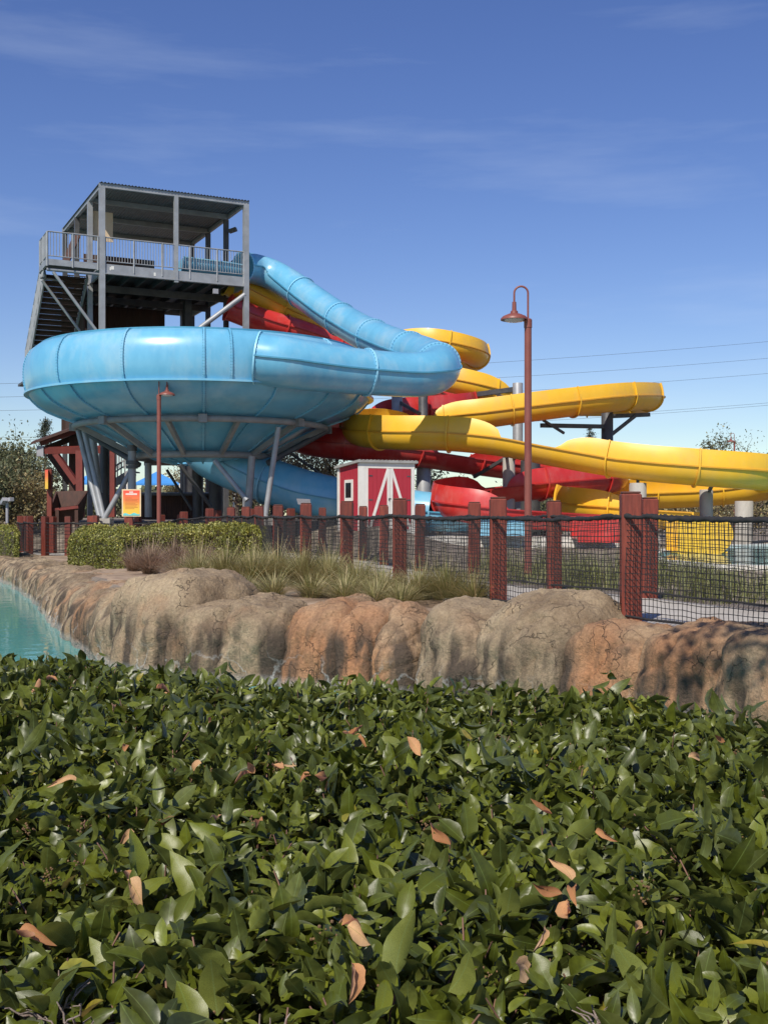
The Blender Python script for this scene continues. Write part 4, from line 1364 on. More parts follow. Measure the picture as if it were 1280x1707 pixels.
# ------------------------------------------------------------------ lamp posts
def lamp_post(px, d, y_top, label, s=1.0, flip=-1):
    t = P(px, y_top, d)
    gz = ground_z(t.x, t.y)
    H = t.z - gz                      # top of the hook
    root = thing('lamp_post', label, 'lamp post', (t.x, t.y, gz), 'gooseneck lamp posts')
    pole_top = t.z - 0.56
    MB().lathe((t.x, t.y, 0), [(0, gz - .2), (.062, gz - .2), (.060, pole_top - .12), (0, pole_top - .12)], 20).build('pole', M['lamp'], root, 40)
    MB().lathe((t.x, t.y, 0), [(0, pole_top - .13), (.068, pole_top - .13), (.068, pole_top), (.05, pole_top + .02), (0, pole_top + .02)], 20).build('pole_cap', M['lamp'], root, 40)
    rr = 0.115
    x1 = flip * 2 * rr
    arc = [Vector((t.x, t.y, pole_top - .02)), Vector((t.x, t.y, t.z - rr - .15)), Vector((t.x, t.y, t.z - rr))]
    arc += [Vector((t.x + flip * rr * (1 - math.cos(a)), t.y, t.z - rr + rr * math.sin(a))) for a in [PI * k / 16 for k in range(1, 17)]]
    arc += [Vector((t.x + x1, t.y, t.z - .30))]
    MB().tube(arc, 0.017, 10).build('gooseneck', M['lamp'], root, 60)
    c = (t.x + x1, t.y, t.z - .30)
    MB().lathe(c, [(0, .04), (.034, .04), (.038, -.10), (.06, -.115), (.065, -.15), (.11, -.165), (.19, -.20), (.225, -.235), (.228, -.262), (.215, -.262), (.18, -.22), (.1, -.185), (0, -.18)], 28).build('lamp_shade', M['lamp'], root, 40)
    MB().lathe(c, [(0, -.30), (.07, -.298), (.14, -.285), (.175, -.255), (.17, -.22), (0, -.21)], 24).build('lens', M['lamp_glass'], root, 60)
    return root


lamp_post(880, 19.0, 477, 'tall rust red lamp post with hooked neck standing in front of the yellow slide')
lamp_post(265, 32.5, 626, 'rust red hooked lamp post standing in front of the blue bowl', flip=1)
lamp_post(1224, 75, 722, 'small distant hooked lamp post beyond the slides at the right edge', flip=-1)


# ------------------------------------------------------------------ barn shed
def build_shed():
    c0 = P(600, 890, 33.0)                 # near front corner
    gz = 0.50
    fw, fd, h = 1.72, 1.7, 2.1
    # front runs right and slightly away; the side runs left and back
    an = R(24)
    u = Vector((math.cos(an), math.sin(an), 0)); v = Vector((-math.sin(an), math.cos(an), 0))
    o = Vector((c0.x, c0.y, gz))
    root = thing('barn_shed', 'small red barn shed with white trim and diagonal braced double doors', 'shed', tuple(o))
    W3 = lambda a, b, z: o + u * a + v * b + Vector((0, 0, z))
    def slab(a0, a1, b0, b1, z0, z1, nm, m, par=root):
        return MB().hexa([W3(a0, b0, z0), W3(a1, b0, z0), W3(a1, b1, z0), W3(a0, b1, z0), W3(a0, b0, z1), W3(a1, b0, z1), W3(a1, b1, z1), W3(a0, b1, z1)]).build(nm, M[m], par)
    slab(.02, fw - .02, .02, fd - .02, 0.0, h, 'wall', 'barn')
    slab(-.02, fw + .02, -.02, fd + .02, -.25, .03, 'skid', 'timber')
    # side wall boards
    for k in range(7):
        b = .1 + k * (fd - .2) / 7
        slab(.0, .021, b, b + (fd - .2) / 7 - .012, .04, h - .02, 'board', 'barn')
    # corner and edge trim
    t = .13
    slab(-.025, t, -.03, .02, .0, h, 'trim', 'white'); slab(fw - t * .7, fw + .02, -.03, .02, .0, h, 'trim', 'white')
    slab(-.028, .015, .022, t * .7, .0, h - .003, 'trim', 'white'); slab(-.028, .015, fd - t, fd + .02, .0, h - .003, 'trim', 'white')
    slab(t, fw - t * .7, -.028, .018, h - .16, h - .001, 'trim', 'white')
    # doors
    da, db = t + .12, fw - t * .7 - .02
    mid = (da + db) / 2
    slab(t + .002, t + .118, -.026, .018, .0, h - .162, 'trim', 'white')
    for k, (x0, x1, s0) in enumerate(((da, mid - .004, 1), (mid + .004, db, 0))):
        door = slab(x0, x1, -.035, .016, .06, h - .17, 'door', 'barn')
        zt, zb = h - .17, .06
        f = .085
        n = 5
        for q in range(n):
            xx = x0 + (x1 - x0) * q / n
            slab(xx + .003, xx + (x1 - x0) / n - .003, -.042, -.034, zb + .002, zt - .002, 'door_board', 'barn', door)
        inn = x1 - f if s0 else x0
        slab(inn, inn + f, -.055, -.036, zb, zt, 'stile', 'white', door)
        slab(x0 if s0 else x0 + f + .002, (x1 - f - .002) if s0 else x1, -.054, -.036, zb, zb + .1, 'bottom_rail', 'white', door)
        p, q = (W3(x0 + .03, -.046, zb + .1), W3(x1 - f * .6, -.046, zt)) if s0 else (W3(x1 - .03, -.046, zb + .1), W3(x0 + f * .6, -.046, zt))
        MB().beam(p, q, .014, .085, up=tuple(u)).build('diagonal_brace', M['white'], door)
    slab(mid - .045, mid - .02, -.075, -.056, 1.0, 1.07, 'handle', 'black')
    slab(mid - .02, mid + .03, -.07, -.058, 1.05, 1.065, 'latch', 'black')
    for zz in (.25, 1.0, 1.7):
        for aa in (da + .01, db - .13):
            slab(aa, aa + .12, -.05, -.043, zz, zz + .035, 'hinge', 'steel_dark')
    # window in the side
    win = slab(-.035, -.004, .50, 1.12, 1.0, 1.62, 'window', 'white')
    slab(-.04, -.036, .60, 1.02, 1.09, 1.53, 'pane', 'black', win)
    slab(-.05, -.036, .47, 1.15, .955, .998, 'sill', 'white', win)
    # low-pitch metal roof
    rm = MB()
    ov = .1
    rm.hexa([W3(-ov, -ov, h + .003), W3(fw + ov, -ov, h + .003), W3(fw + ov, fd + ov, h - .12), W3(-ov, fd + ov, h - .12), W3(-ov, -ov, h + .07), W3(fw + ov, -ov, h + .07), W3(fw + ov, fd + ov, h - .05), W3(-ov, fd + ov, h - .05)])
    rf = rm.build('roof', M['shed_roof'], root)
    for k in range(16):
        a = -ov + .06 + k * (fw + 2 * ov - .12) / 15
        MB().beam(W3(a, -ov - .004, h + .078), W3(a, fd + ov, h - .042), .035, .02).build('roof_rib', M['shed_roof'], rf)


build_shed()


# ------------------------------------------------------------------ small structures on the left
def build_left():
    # red timber shelter with a lean roof
    z0 = 0.75
    d = 44.0
    c = P(150, 860, d)
    root = thing('timber_shelter', 'red timber frame shelter with sloping roof left of the bowl legs', 'shelter', (c.x, c.y, z0))
    def bm_(a, b, wd=.22, m='timber_red', nm='beam'):
        MB().beam(a, b, wd, wd * 1.1, up=(0, 1, 0.2)).build(nm, M[m], root)
    bm_(P(66, 738, d), P(128, 716, d + .3), .26, 'timber_red', 'rafter'); bm_(P(72, 750, d + 2.6), P(150, 718, d + 2.6), .24, 'timber', 'rafter')
    rp = [P(52, 741, d - .4), P(150, 706, d - .4), P(150, 704, d + 3.2), P(56, 738, d + 3.2)]
    MB().prism(rp, (0, 0, .09)).build('roof', M['timber'], root)
    bm_(P(76, 750, d), P(188, 749, d), .27); bm_(P(124, 728, d + .9), P(124, 862, d + .9), .34, 'timber', 'post'); bm_(P(133, 748, d), P(134, 862, d), .26, 'timber_red', 'post')
    bm_(P(92, 755, d), P(128, 806, d), .2, 'timber_red', 'brace'); bm_(P(82, 756, d + 1.5), P(117, 806, d + 1.5), .2, 'timber', 'brace')
    MB().box(P(68, 752, d - .1), (.26, .2, .4)).build('lamp_box', M['grey_box'], root)
    bm_(P(187, 752, d), P(187, 862, d), .24, 'timber_red', 'post')
    # ore hopper
    d = 40.5
    c = P(115, 860, d)
    root = thing('ore_hopper', 'dark brown wooden ore hopper with sloping open top behind the fence', 'wooden hopper', (c.x, c.y, .7))
    a, b, e, f = P(82, 848, d - .6), P(130, 842, d - .6), P(147, 818, d + 1.0), P(93, 819, d + 1.0)
    bo, bp, bq, br = P(93, 872, d - .3), P(126, 870, d - .3), P(138, 866, d + .7), P(100, 866, d + .7)
    th = Vector((0, 0, -.06))
    MB().prism([b, e, bq, bp], (-.06, -.02, 0)).build('side_board', M['timber'], root)
    MB().prism([a, f, br, bo], (.06, -.02, 0)).build('side_board', M['timber'], root)
    MB().prism([a, b, bp, bo], (0, .06, 0)).build('front_board', M['timber'], root)
    MB().prism([f, e, bq, br], (0, -.06, 0)).build('back_board', M['timber'], root)
    MB().beam(P(80, 851, d - .65), P(131, 845, d - .65), .1, .1).build('lip', M['timber_red'], root)
    for px in (96, 128):
        MB().beam(P(px, 850, d - .7), P(px, 878, d - .7), .12, .12, up=(0, 1, 0)).build('leg', M['timber'], root)
    # notice seen edge-on
    p = P(83, 850, 39.6)
    root = thing('notice_sign', 'narrow orange notice seen edge-on on a red post at far left', 'sign', (p.x, p.y, .7))
    MB().beam(P(83, 782, 39.7), P(83, 866, 39.7), .16, .16, up=(0, 1, 0)).build('post', M['redwood'], root)
    MB().hexa([P(75, 815, 39.4), P(80, 815, 39.2), P(81, 815, 39.9), P(80, 815, 39.9), P(75, 783, 39.4), P(80, 783, 39.2), P(81, 783, 39.9), P(80, 783, 39.9)]).build('board', M['sign'], root)
    # floodlights on a stub post
    p = P(12, 845, 37)
    root = thing('floodlight', 'pair of small grey floodlights on a stub at the left edge', 'floodlight', (p.x, p.y, .2))
    MB().tube([P(12, 872, 37), P(12, 836, 37)], .05, 8).build('stand', M['grey_box'], root, 40)
    MB().beam(P(4, 839, 37), P(8, 832, 36.8), .14, .12).build('lamp_head', M['grey_box'], root)
    MB().beam(P(11, 834, 37), P(20, 832, 36.8), .14, .12).build('lamp_head', M['grey_box'], root)
    # floodlight by the exit chute
    p = P(508, 860, 31.5)
    root = thing('floodlight', 'grey floodlight box on a short stand in front of the blue exit chute', 'floodlight', (p.x, p.y, ground_z(p.x, p.y)))
    MB().tube([Vector((p.x, p.y, ground_z(p.x, p.y))), P(508, 843, 31.5)], .04, 8).build('stand', M['steel_dark'], root, 40)
    MB().hexa([P(497, 841, 31.3), P(518, 841, 31.3), P(518, 841, 31.7), P(497, 841, 31.7), P(494, 831, 31.25), P(517, 832, 31.25), P(517, 832, 31.6), P(494, 831, 31.6)]).build('lamp_head', M['grey_box'], root)
    # steel stair and its railings under the bowl
    d = 44.5
    c = P(200, 862, d)
    root = thing('steel_stair', 'grey steel stair with railings rising behind the bowl legs', 'stairs', (c.x, c.y, .8))
    for y0 in (0, 12):
        MB().beam(P(170, 818 - y0 * 2.3, d), P(222, 786 - y0 * 2.3, d), .06, .06 if y0 else .3).build('rail' if y0 else 'stringer', M['steel'], root)
    MB().beam(P(170, 800, d), P(222, 768, d), .05, .05).build('rail', M['steel'], root)
    for k in range(9):
        px = 171 + k * 6.2
        yy = 817 - k * 3.85
        MB().beam(P(px, yy, d), P(px, yy - 28, d), .04, .04, up=(0, 1, 0)).build('baluster', M['steel'], root)
        MB().box(P(px + 2, yy + 1, d + .5), (.3, 1.0, .05)).build('tread', M['steel_dark'], root)
    for k in range(7):
        MB().beam(P(190 + k * 4.2, 752 + k * 2.2, d + .4), P(190 + k * 4.2, 781, d + .4), .05, .05, up=(0, 1, 0)).build('screen_bar', M['steel'], root)
    # dark store under the bowl
    c = P(285, 862, 43)
    root = thing('dark_enclosure', 'dark boarded enclosure in the shade under the blue bowl', 'enclosure', (c.x, c.y, .8))
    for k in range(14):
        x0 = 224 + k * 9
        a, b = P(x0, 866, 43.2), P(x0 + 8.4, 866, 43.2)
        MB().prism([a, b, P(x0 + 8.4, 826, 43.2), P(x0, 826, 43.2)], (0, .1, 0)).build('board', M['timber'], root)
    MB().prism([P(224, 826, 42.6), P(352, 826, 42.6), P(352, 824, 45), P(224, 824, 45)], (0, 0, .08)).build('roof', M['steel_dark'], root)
    MB().prism([P(240, 770, 40), P(345, 770, 40), P(345, 776, 46), P(240, 776, 46)], (0, 0, .3)).build('upper_deck', M['steel_dark'], root)
    # parasols in the distance
    for (px0, px1, ya, yb, dd, lab) in ((120, 212, 781, 805, 66, 'blue fabric canopy behind the timber shelter'), (222, 300, 786, 806, 68, 'blue fabric canopy seen between the bowl columns'), (352, 392, 798, 811, 72, 'small blue fabric canopy far behind the bowl legs')):
        cm = (px0 + px1) / 2
        top = P(cm, ya, dd)
        q = [P(px0, yb, dd - 2), P(px1, yb, dd - 2), P(px1 - 4, yb - 1, dd + 2), P(px0 + 4, yb - 1, dd + 2)]
        root = thing('shade_canopy', lab, 'canopy', (top.x, top.y, .8), 'blue shade canopies')
        mb = MB()
        mb.add(q + [top] + [v - Vector((0, 0, .1)) for v in q], [(0, 1, 4), (1, 2, 4), (2, 3, 4), (3, 0, 4), (0, 1, 6, 5), (1, 2, 7, 6), (2, 3, 8, 7), (3, 0, 5, 8)])
        mb.build('canopy_cloth', M['canvas'], root)
        for v in q:
            MB().tube([Vector((v.x * .99, v.y, .6)), v], .06, 6).build('pole', M['white'], root)


def sign_material():
    m = bpy.data.materials.new('sunset_sign_print')
    m.use_nodes = True
    t = m.node_tree
    b = t.nodes['Principled BSDF']
    b.inputs['Roughness'].default_value = 0.45
    co = nd(t, 'ShaderNodeTexCoord')
    sp = nd(t, 'ShaderNodeSeparateXYZ')
    t.links.new(co.outputs['Generated'], sp.inputs['Vector'])
    r = nd(t, 'ShaderNodeValToRGB')
    e = r.color_ramp.elements
    e[0].position = 0.0; e[0].color = (0.80, 0.50, 0.06, 1)
    e[1].position = 1.0; e[1].color = (0.78, 0.08, 0.055, 1)
    x = e.new(0.28); x.color = (0.86, 0.50, 0.06, 1)
    x = e.new(0.62); x.color = (0.84, 0.21, 0.06, 1)
    t.links.new(sp.outputs['Z'], r.inputs['Fac'])
    t.links.new(r.outputs['Color'], b.inputs['Base Color'])
    return m


M['sign'] = sign_material()
M['sign_text'] = mat('sign_small_print', (0.50, 0.16, 0.04), None, 0.5)
M['sign_title'] = mat('sign_title_print', (0.82, 0.66, 0.58), None, 0.5)
M['sign_wave'] = mat('sign_wave_print', (0.10, 0.50, 0.46), (0.16, 0.6, 0.6), 0.5, scale=6)
M['sign_edge'] = mat('sign_border', (0.80, 0.62, 0.38), None, 0.5)
build_left()


def build_sign():
    d = 33.6
    p = P(219, 862, d)
    root = thing('rules_sign', 'orange and yellow rules sign with white border on a red post', 'sign', (p.x, p.y, ground_z(p.x, p.y)))
    MB().beam(Vector((p.x, p.y + .12, ground_z(p.x, p.y) - .2)), P(215, 830, d + .12), .18, .18, up=(0, 1, 0)).build('post', M['redwood'], root)
    def rect(x0, y0, x1, y1, dd, th, nm, m, par=root):
        a, b = P(x0, y1, dd), P(x1, y0, dd)
        return MB().hexa([(a.x, dd, a.z), (b.x, dd, a.z), (b.x, dd + th, a.z), (a.x, dd + th, a.z), (a.x, dd, b.z), (b.x, dd, b.z), (b.x, dd + th, b.z), (a.x, dd + th, b.z)]).build(nm, M[m], par)
    rect(203.2, 815.5, 235, 861, d, .02, 'board', 'sign_edge')
    rect(205.3, 817.5, 232.8, 859.4, d - .006, .005, 'print', 'sign')
    pr = root
    rect(215.5, 819.3, 222, 821.4, d - .01, .003, 'title', 'sign_title')
    rect(209.5, 822.3, 228.5, 825, d - .01, .003, 'title', 'sign_title')
    for k, (a, b) in enumerate(((208.5, 220), (208.5, 231), (208.5, 229), (208.5, 231), (208.5, 226), (208.5, 229.5), (208.5, 228), (208.5, 230), (208.5, 224))):
        rect(a, 829.6 + k * 2.25, b, 830.3 + k * 2.25, d - .01, .003, 'text_line', 'sign_text')
    w_ = [P(205.3 + 27.5 * k / 16, 856.6 - 1.3 * math.sin(k * .75) - .05 * k, d - .0105) for k in range(17)]
    MB().prism(w_ + [P(232.8, 859.4, d - .0105), P(205.3, 859.4, d - .0105)], (0, .003, 0)).build('wave', M['sign_wave'], root)


build_sign()


# ------------------------------------------------------------------ splash pools and run-outs on the right
def build_pools():
    # turquoise splash pool
    z = 0.13
    poly = [(5.9, 20.2), (5.4, 22.5), (6.0, 26), (7.6, 30), (10, 34), (14, 36.5), (22, 37), (28, 32), (28, 20), (16, 18.6), (8, 18.8)]
    mb = MB().prism([(x, y, z) for x, y in poly], (0, 0, -.02))
    tag(mb.build('splash_pool', M['pool_water']), 'turquoise splash pool behind the net at right', kind='structure')
    mb = MB()
    n = len(poly)
    for i in range(n):
        a, b = Vector((*poly[i], z)), Vector((*poly[(i + 1) % n], z))
        mb.beam(a, b, .35, .12)
    tag(mb.build('pool_edge', M['pale_rim']), 'pale coping round the splash pool', kind='structure')
    # pale deck strip
    for (pts, nm) in (([P(690, 893, 34), P(1100, 893, 34), P(1100, 884, 36.5), P(690, 884, 36.5)], 'pool_deck'),):
        q = [Vector((v.x, v.y, 0.42)) for v in pts]
        tag(MB().prism(q, (0, 0, -.5)).build(nm, M['pale_rim']), 'pale concrete slab under the ends of the slides', kind='structure')
    # upright ended run-outs, one per slide
    for (x0, x1, y0, y1, d, m, nm, rnd, lab) in ((800, 884, 866, 893, 33.2, 'blue_light', 'blue', 0, 'light blue run-out trough ending beside the barn shed'),
                                          (962, 1040, 861, 905, 33.0, 'red', 'red', 0, 'red run-out trough end behind the net fence'),
                                          (1130, 1223, 865, 931, 27.5, 'yellow', 'yellow', 1, 'yellow run-out trough with rounded end above the splash pool')):
        a = P(x0, y1, d)
        root = thing('runout_trough', lab, 'slide run-out', tuple(a), 'slide run-out troughs')
        h = (y1 - y0) / F * d
        ln = (x1 - x0) / F * d
        pr = [(0, 0), (ln, 0), (ln, h), (0, h)]
        if rnd:
            pr = [(0, 0), (ln * .62, .02), (ln * .80, h * .14), (ln * .93, h * .32), (ln, h * .56), (ln * .97, h * .78), (ln * .88, h), (0, h)]
        else:
            pr = [(0, 0), (ln * .96, 0), (ln, h * .1), (ln, h * .94), (ln * .97, h), (0, h)]
        for k, off in enumerate((0, 1.15)):
            MB().prism([a + Vector((x, off, z_)) for x, z_ in pr], (0, .05, 0)).build('side_wall', M[m], root)
        MB().hexa([a + Vector(v) for v in ((0, .05, .12), (ln * .9, .05, .12), (ln * .9, 1.15, .12), (0, 1.15, .12), (0, .05, .17), (ln * .9, .05, .17), (ln * .9, 1.15, .17), (0, 1.15, .17))]).build('trough_floor', M[m], root)
        MB().beam(a + Vector((0, -.02, h + .012)), a + Vector((ln * .88, -.02, h + .012)), .09, .03).build('rim_flange', M[nm + '_lip'], root)


build_pools()


# ------------------------------------------------------------------ power lines
def wire(a, b, sag, label, r=0.035):
    n = 24
    pts = []
    for k in range(n + 1):
        t = k / n
        p = a + (b - a) * t
        p.z -= sag * 4 * t * (1 - t)
        pts.append(p)
    o = MB().tube(pts, r, 5).build('power_line', M['wire'])
    tag(o, label, 'wire', 'power lines')


names = ['topmost', 'second', 'third', 'fourth', 'lowest']
for k, (yl, yr) in enumerate(((619, 563), (640, 592), (662, 618), (706, 668), (710, 672))):
    wire(P(-300, yl + 26, 150), P(1560, yr - 22, 190), 2.0, f'{names[k]} of the thin power lines crossing the sky behind the slides', 0.02)


# ------------------------------------------------------------------ foliage helpers
def quads_cloud(C, size, rg, flat=0.35, aspect=0.5):
    """Leaf quads at the points C (n,3) with random orientation."""
    n = len(C)
    d = rg.normal(size=(n, 3)); d /= np.linalg.norm(d, axis=1, keepdims=True)
    e = rg.normal(size=(n, 3)); e[:, 2] *= flat
    e -= d * np.sum(e * d, axis=1, keepdims=True); e /= np.linalg.norm(e, axis=1, keepdims=True) + 1e-9
    s = (size * rg.uniform(.6, 1.3, n))[:, None]
    a = d * s * .5; b = e * s * .5 * aspect
    V = np.stack([C - a, C + b, C + a, C - b], axis=1).reshape(-1, 3)
    T = np.arange(4 * n).reshape(n, 4)
    return V, T


def limb(mb, a, b, r0, r1, rg, n=5, wob=0.06):
    pts, rs = [], []
    L = (b - a).length
    for k in range(n + 1):
        t = k / n
        p = a.lerp(b, t)
        if 0 < k < n:
            p += Vector(rg.normal(size=3)) * L * wob
        pts.append(p); rs.append(r0 + (r1 - r0) * t)
    mb.tube(pts, rs, 6)
    return pts


def tree(base, H, spread, label, mt, seed, n_leaf, leaf=0.2, trunk=0.16, bare=0.0, group='trees beyond the slides', crown_lo=0.25):
    rg = np.random.default_rng(seed)
    base = Vector(base)
    root = thing('leafy_tree', label, 'tree', tuple(base), group)
    mb = MB()
    top = base + Vector((0, 0, H * .75))
    limb(mb, base - Vector((0, 0, .2)), top, trunk, trunk * .25, rg, 6, .02)
    tips = []
    for k in range(11):
        t = rg.uniform(crown_lo, .95)
        a = base.lerp(top, t)
        an = rg.uniform(0, 2 * PI)
        L = spread * rg.uniform(.5, 1.0) * (1.1 - .5 * t)
        b = a + Vector((math.cos(an) * L, math.sin(an) * L, H * rg.uniform(.08, .3)))
        pts = limb(mb, a, b, trunk * .38, trunk * .08, rg, 5, .07)
        tips += pts[2:]
        for q in range(4):
            s = pts[rg.integers(2, 6)]
            e = s + Vector(rg.normal(size=3)) * spread * .22 + Vector((0, 0, spread * .18))
            limb(mb, s, e, trunk * .1, trunk * .03, rg, 3, .08)
            tips += [s.lerp(e, .5), e]
    mb.build('trunk', M['bark'], root, 60)
    tips = np.array([tuple(t) for t in tips])
    C = tips[rg.integers(0, len(tips), n_leaf)] + rg.normal(size=(n_leaf, 3)) * np.array([1, 1, .75]) * spread * .15
    V, T = quads_cloud(C, leaf, rg)
    tint = np.repeat(np.clip(rg.normal(.45, .25, n_leaf), 0, 1), 4)
    o = mesh_arrays('crown', V, T, mt, root, tint=tint)
    o['kind'] = 'stuff'
    return root


def conifer(base, H, label, seed):
    rg = np.random.default_rng(seed)
    base = Vector(base)
    root = thing('cedar_tree', label, 'tree', tuple(base), 'trees beyond the slides')
    mb = MB(); limb(mb, base, base + Vector((0, 0, H)), .16, .02, rg, 8, .01)
    C = []
    for k in range(46):
        t = rg.uniform(.15, .99)
        an = rg.uniform(0, 2 * PI)
        L = (1.05 - t) * H * .30 * rg.uniform(.6, 1.1)
        a = base + Vector((0, 0, H * t))
        pts = [a + Vector((math.cos(an) * L * q, math.sin(an) * L * q, L * (.35 * q - .55 * q * q))) for q in np.linspace(0, 1, 6)]
        mb.tube(pts, [.035, .03, .025, .018, .012, .006], 4)
        for p in pts[1:]:
            for _ in range(16):
                C.append(np.array(tuple(p)) + rg.normal(size=3) * np.array([.13, .13, .08]) - np.array([0, 0, .06]))
    mb.build('trunk', M['bark'], root, 60)
    V, T = quads_cloud(np.array(C), .15, rg, aspect=.3)
    o = mesh_arrays('crown', V, T, M['conifer'], root, tint=np.repeat(rg.uniform(0, 1, len(C)), 4))
    o['kind'] = 'stuff'


def at_ground(px, d, z=None):
    x = (px - 640) / F * d
    return (x, d, ground_z(x, d) if z is None else z)


def tree_line():
    rg = np.random.default_rng(91)
    n = 26000
    x = rg.uniform(-75, 75, n); y = rg.uniform(104, 124, n)
    hh = np.array([3.0 + 1.5 * noise.noise(Vector((a * .12, 0, 2))) + .9 * noise.noise(Vector((a * .5, 0, 7))) for a in x])
    z = .5 + hh * np.sqrt(rg.uniform(0, 1, n))
    V, T = quads_cloud(np.column_stack([x, y, z]), .75, rg, aspect=.7)
    tag(mesh_arrays('distant_tree_line', V, T, M['olive'], None, tint=np.repeat(np.clip(rg.normal(.5, .3, n), 0, 1), 4)), 'low distant band of grey green trees along the horizon', 'trees', kind='stuff')


tree_line()
tree(at_ground(5, 48), 3.3, 1.9, 'grey green tree at the left edge behind the fence', M['olive'], 11, 5200, .17)
tree(at_ground(-25, 43), 3.2, 1.9, 'leafy tree cut by the left edge of the picture', M['olive'], 12, 4200, .17)
tree(at_ground(48, 54), 4.4, 2.0, 'low grey green tree right of the left edge tree', M['olive'], 13, 3600, .17)
tree(at_ground(60, 46), 2.3, 1.6, 'low olive shrub beneath the edge-on notice', M['autumn'], 14, 2600, .14, crown_lo=.05)
tree(at_ground(20, 44), 2.0, 1.6, 'low olive shrub behind the floodlights', M['autumn'], 15, 2600, .14, crown_lo=.05)
conifer(at_ground(76, 62), 5.6, 'sparse dark cedar with drooping top behind the shelter', 16)
tree(at_ground(500, 60), 4.0, 2.3, 'sparse autumn tree seen left of the barn shed', M['autumn'], 17, 3000, .18)
tree(at_ground(548, 58), 3.8, 2.0, 'sparse autumn tree touching the barn shed roof', M['autumn'], 18, 2600, .18)
tree(at_ground(455, 64), 3.6, 2.0, 'golden autumn tree behind the right bowl leg', M['autumn'], 19, 2200, .18)
tree(at_ground(395, 68), 3.4, 2.2, 'pale autumn tree seen under the bowl ring', M['autumn'], 20, 2400, .18)
tree(at_ground(300, 70), 3.2, 2.2, 'low autumn tree behind the near bowl lamp', M['autumn'], 21, 2200, .18)
tree(at_ground(735, 55), 3.1, 1.8, 'olive tree just right of the barn shed', M['olive'], 22, 2600, .17)
tree(at_ground(708, 70), 4.4, 1.6, 'thin bare tree right of the barn shed roof', M['olive'], 23, 500, .16)
tree(at_ground(1195, 80), 7.6, 1.9, 'thin sparse tree left of the distant lamp', M['olive'], 24, 1500, .2)
tree(at_ground(1262, 84), 6.2, 2.6, 'low sparse tree right of the distant lamp', M['olive'], 25, 1300, .2)
conifer(at_ground(985, 95), 8.6, 'tiny dark conifer top between the yellow loops', 26)
tree(at_ground(1120, 62), 1.9, 3.0, 'low dark shrub beneath the yellow loop', M['autumn'], 27, 2600, .18, crown_lo=.02)
tree(at_ground(1230, 60), 1.8, 3.0, 'low dark shrub at the far right beneath the yellow loop', M['autumn'], 28, 2600, .18, crown_lo=.02)
tree(at_ground(905, 52), 1.6, 2.4, 'low green shrub behind the near lamp post', M['olive'], 29, 2400, .16, crown_lo=.02)


# a tree on the near bank, left of the view, whose crown leans over the river and dapples the rocks on the right
def bank_tree():
    rg = np.random.default_rng(55)
    base = Vector((4.6, 3.0, -.5))
    root = thing('bank_tree', 'tree on the near bank out of view whose crown dapples the right rocks', 'tree', tuple(base))
    mb = MB()
    fork = Vector((3.3, 3.8, 3.7))
    limb(mb, base, fork, .14, .1, rg, 5, .02)
    tips = []
    for c in ((.6, 4.9, 5.0), (1.0, 5.0, 5.3), (1.5, 5.0, 5.0), (.8, 5.3, 5.3), (1.3, 4.6, 4.9), (1.9, 4.6, 4.7), (2.1, 5.0, 5.2)):
        pts = limb(mb, fork, Vector(c), .05, .012, rg, 6, .03)
        tips += pts[3:]
    mb.build('trunk', M['bark'], root, 60)
    tips = np.array([tuple(t) for t in tips])
    n = 1800
    C = tips[rg.integers(0, len(tips), n)] + rg.normal(size=(n, 3)) * .27
    V, T = quads_cloud(C, .12, rg, aspect=.6)
    mesh_arrays('crown', V, T, M['olive'], root, tint=np.repeat(rg.uniform(.2, .8, n), 4))['kind'] = 'stuff'


bank_tree()


# ------------------------------------------------------------------ clipped hedges behind the rocks
def clipped_hedge(corners, h, label, seed, n, mt, leaf=0.055, name='clipped_hedge'):
    """Box hedge over a four-cornered footprint."""
    rg = np.random.default_rng(seed)
    c = [np.array(p, float) for p in corners]
    z0 = min(ground_z(p[0], p[1]) for p in c)
    ctr = sum(c) / 4
    root = thing(name, label, 'hedge', (ctr[0], ctr[1], z0))
    u = rg.uniform(0, 1, n); v = rg.uniform(0, 1, n); w_ = rg.uniform(0, 1, n)
    f = rg.integers(0, 10, n)
    dep = np.abs(rg.normal(0, .045, n))
    u = np.where(f == 0, dep, u); u = np.where(f == 1, 1 - dep, u)
    v = np.where((f >= 2) & (f <= 5), dep * 1.3, v)
    w_ = np.where(f >= 6, 1 - dep * 1.4, w_)
    p = (c[0][None] * ((1 - u) * (1 - v))[:, None] + c[1][None] * (u * (1 - v))[:, None] + c[2][None] * (u * v)[:, None] + c[3][None] * ((1 - u) * v)[:, None])
    bump = np.array([noise.noise(Vector((a[0] * 1.6, a[1] * 1.6, seed))) for a in p])
    eu, ev = np.abs(2 * u - 1), np.abs(2 * v - 1)
    b2 = np.array([noise.noise(Vector((a[0] * 4.2, a[1] * 4.2, q * 4 + seed))) for a, q in zip(p, w_)])
    C = np.column_stack([p[:, 0] + .10 * b2, p[:, 1] - .10 * b2, z0 + w_ * (h + .16 * bump + .08 * b2) * (1 - .22 * eu ** 7) * (1 - .2 * ev ** 7)])
    V, T = quads_cloud(C, leaf, rg, aspect=.6)
    tint = np.clip(rg.normal(.3, .2, n) + .35 * (w_ > .85) * rg.uniform(0, 1, n) + bump * .3, 0, 1)
    o = mesh_arrays('foliage', V, T, mt, root, tint=np.repeat(tint, 4))
    o['kind'] = 'stuff'
    mb = MB()
    q = [ctr + (a - ctr) * .86 for a in c]
    mb.hexa([Vector((a[0], a[1], z0)) for a in q] + [Vector((a[0], a[1], z0 + h * .84)) for a in q])
    mb.build('dark_core', M['bark'], root)  # solid dark block added inside the leaves
    return root


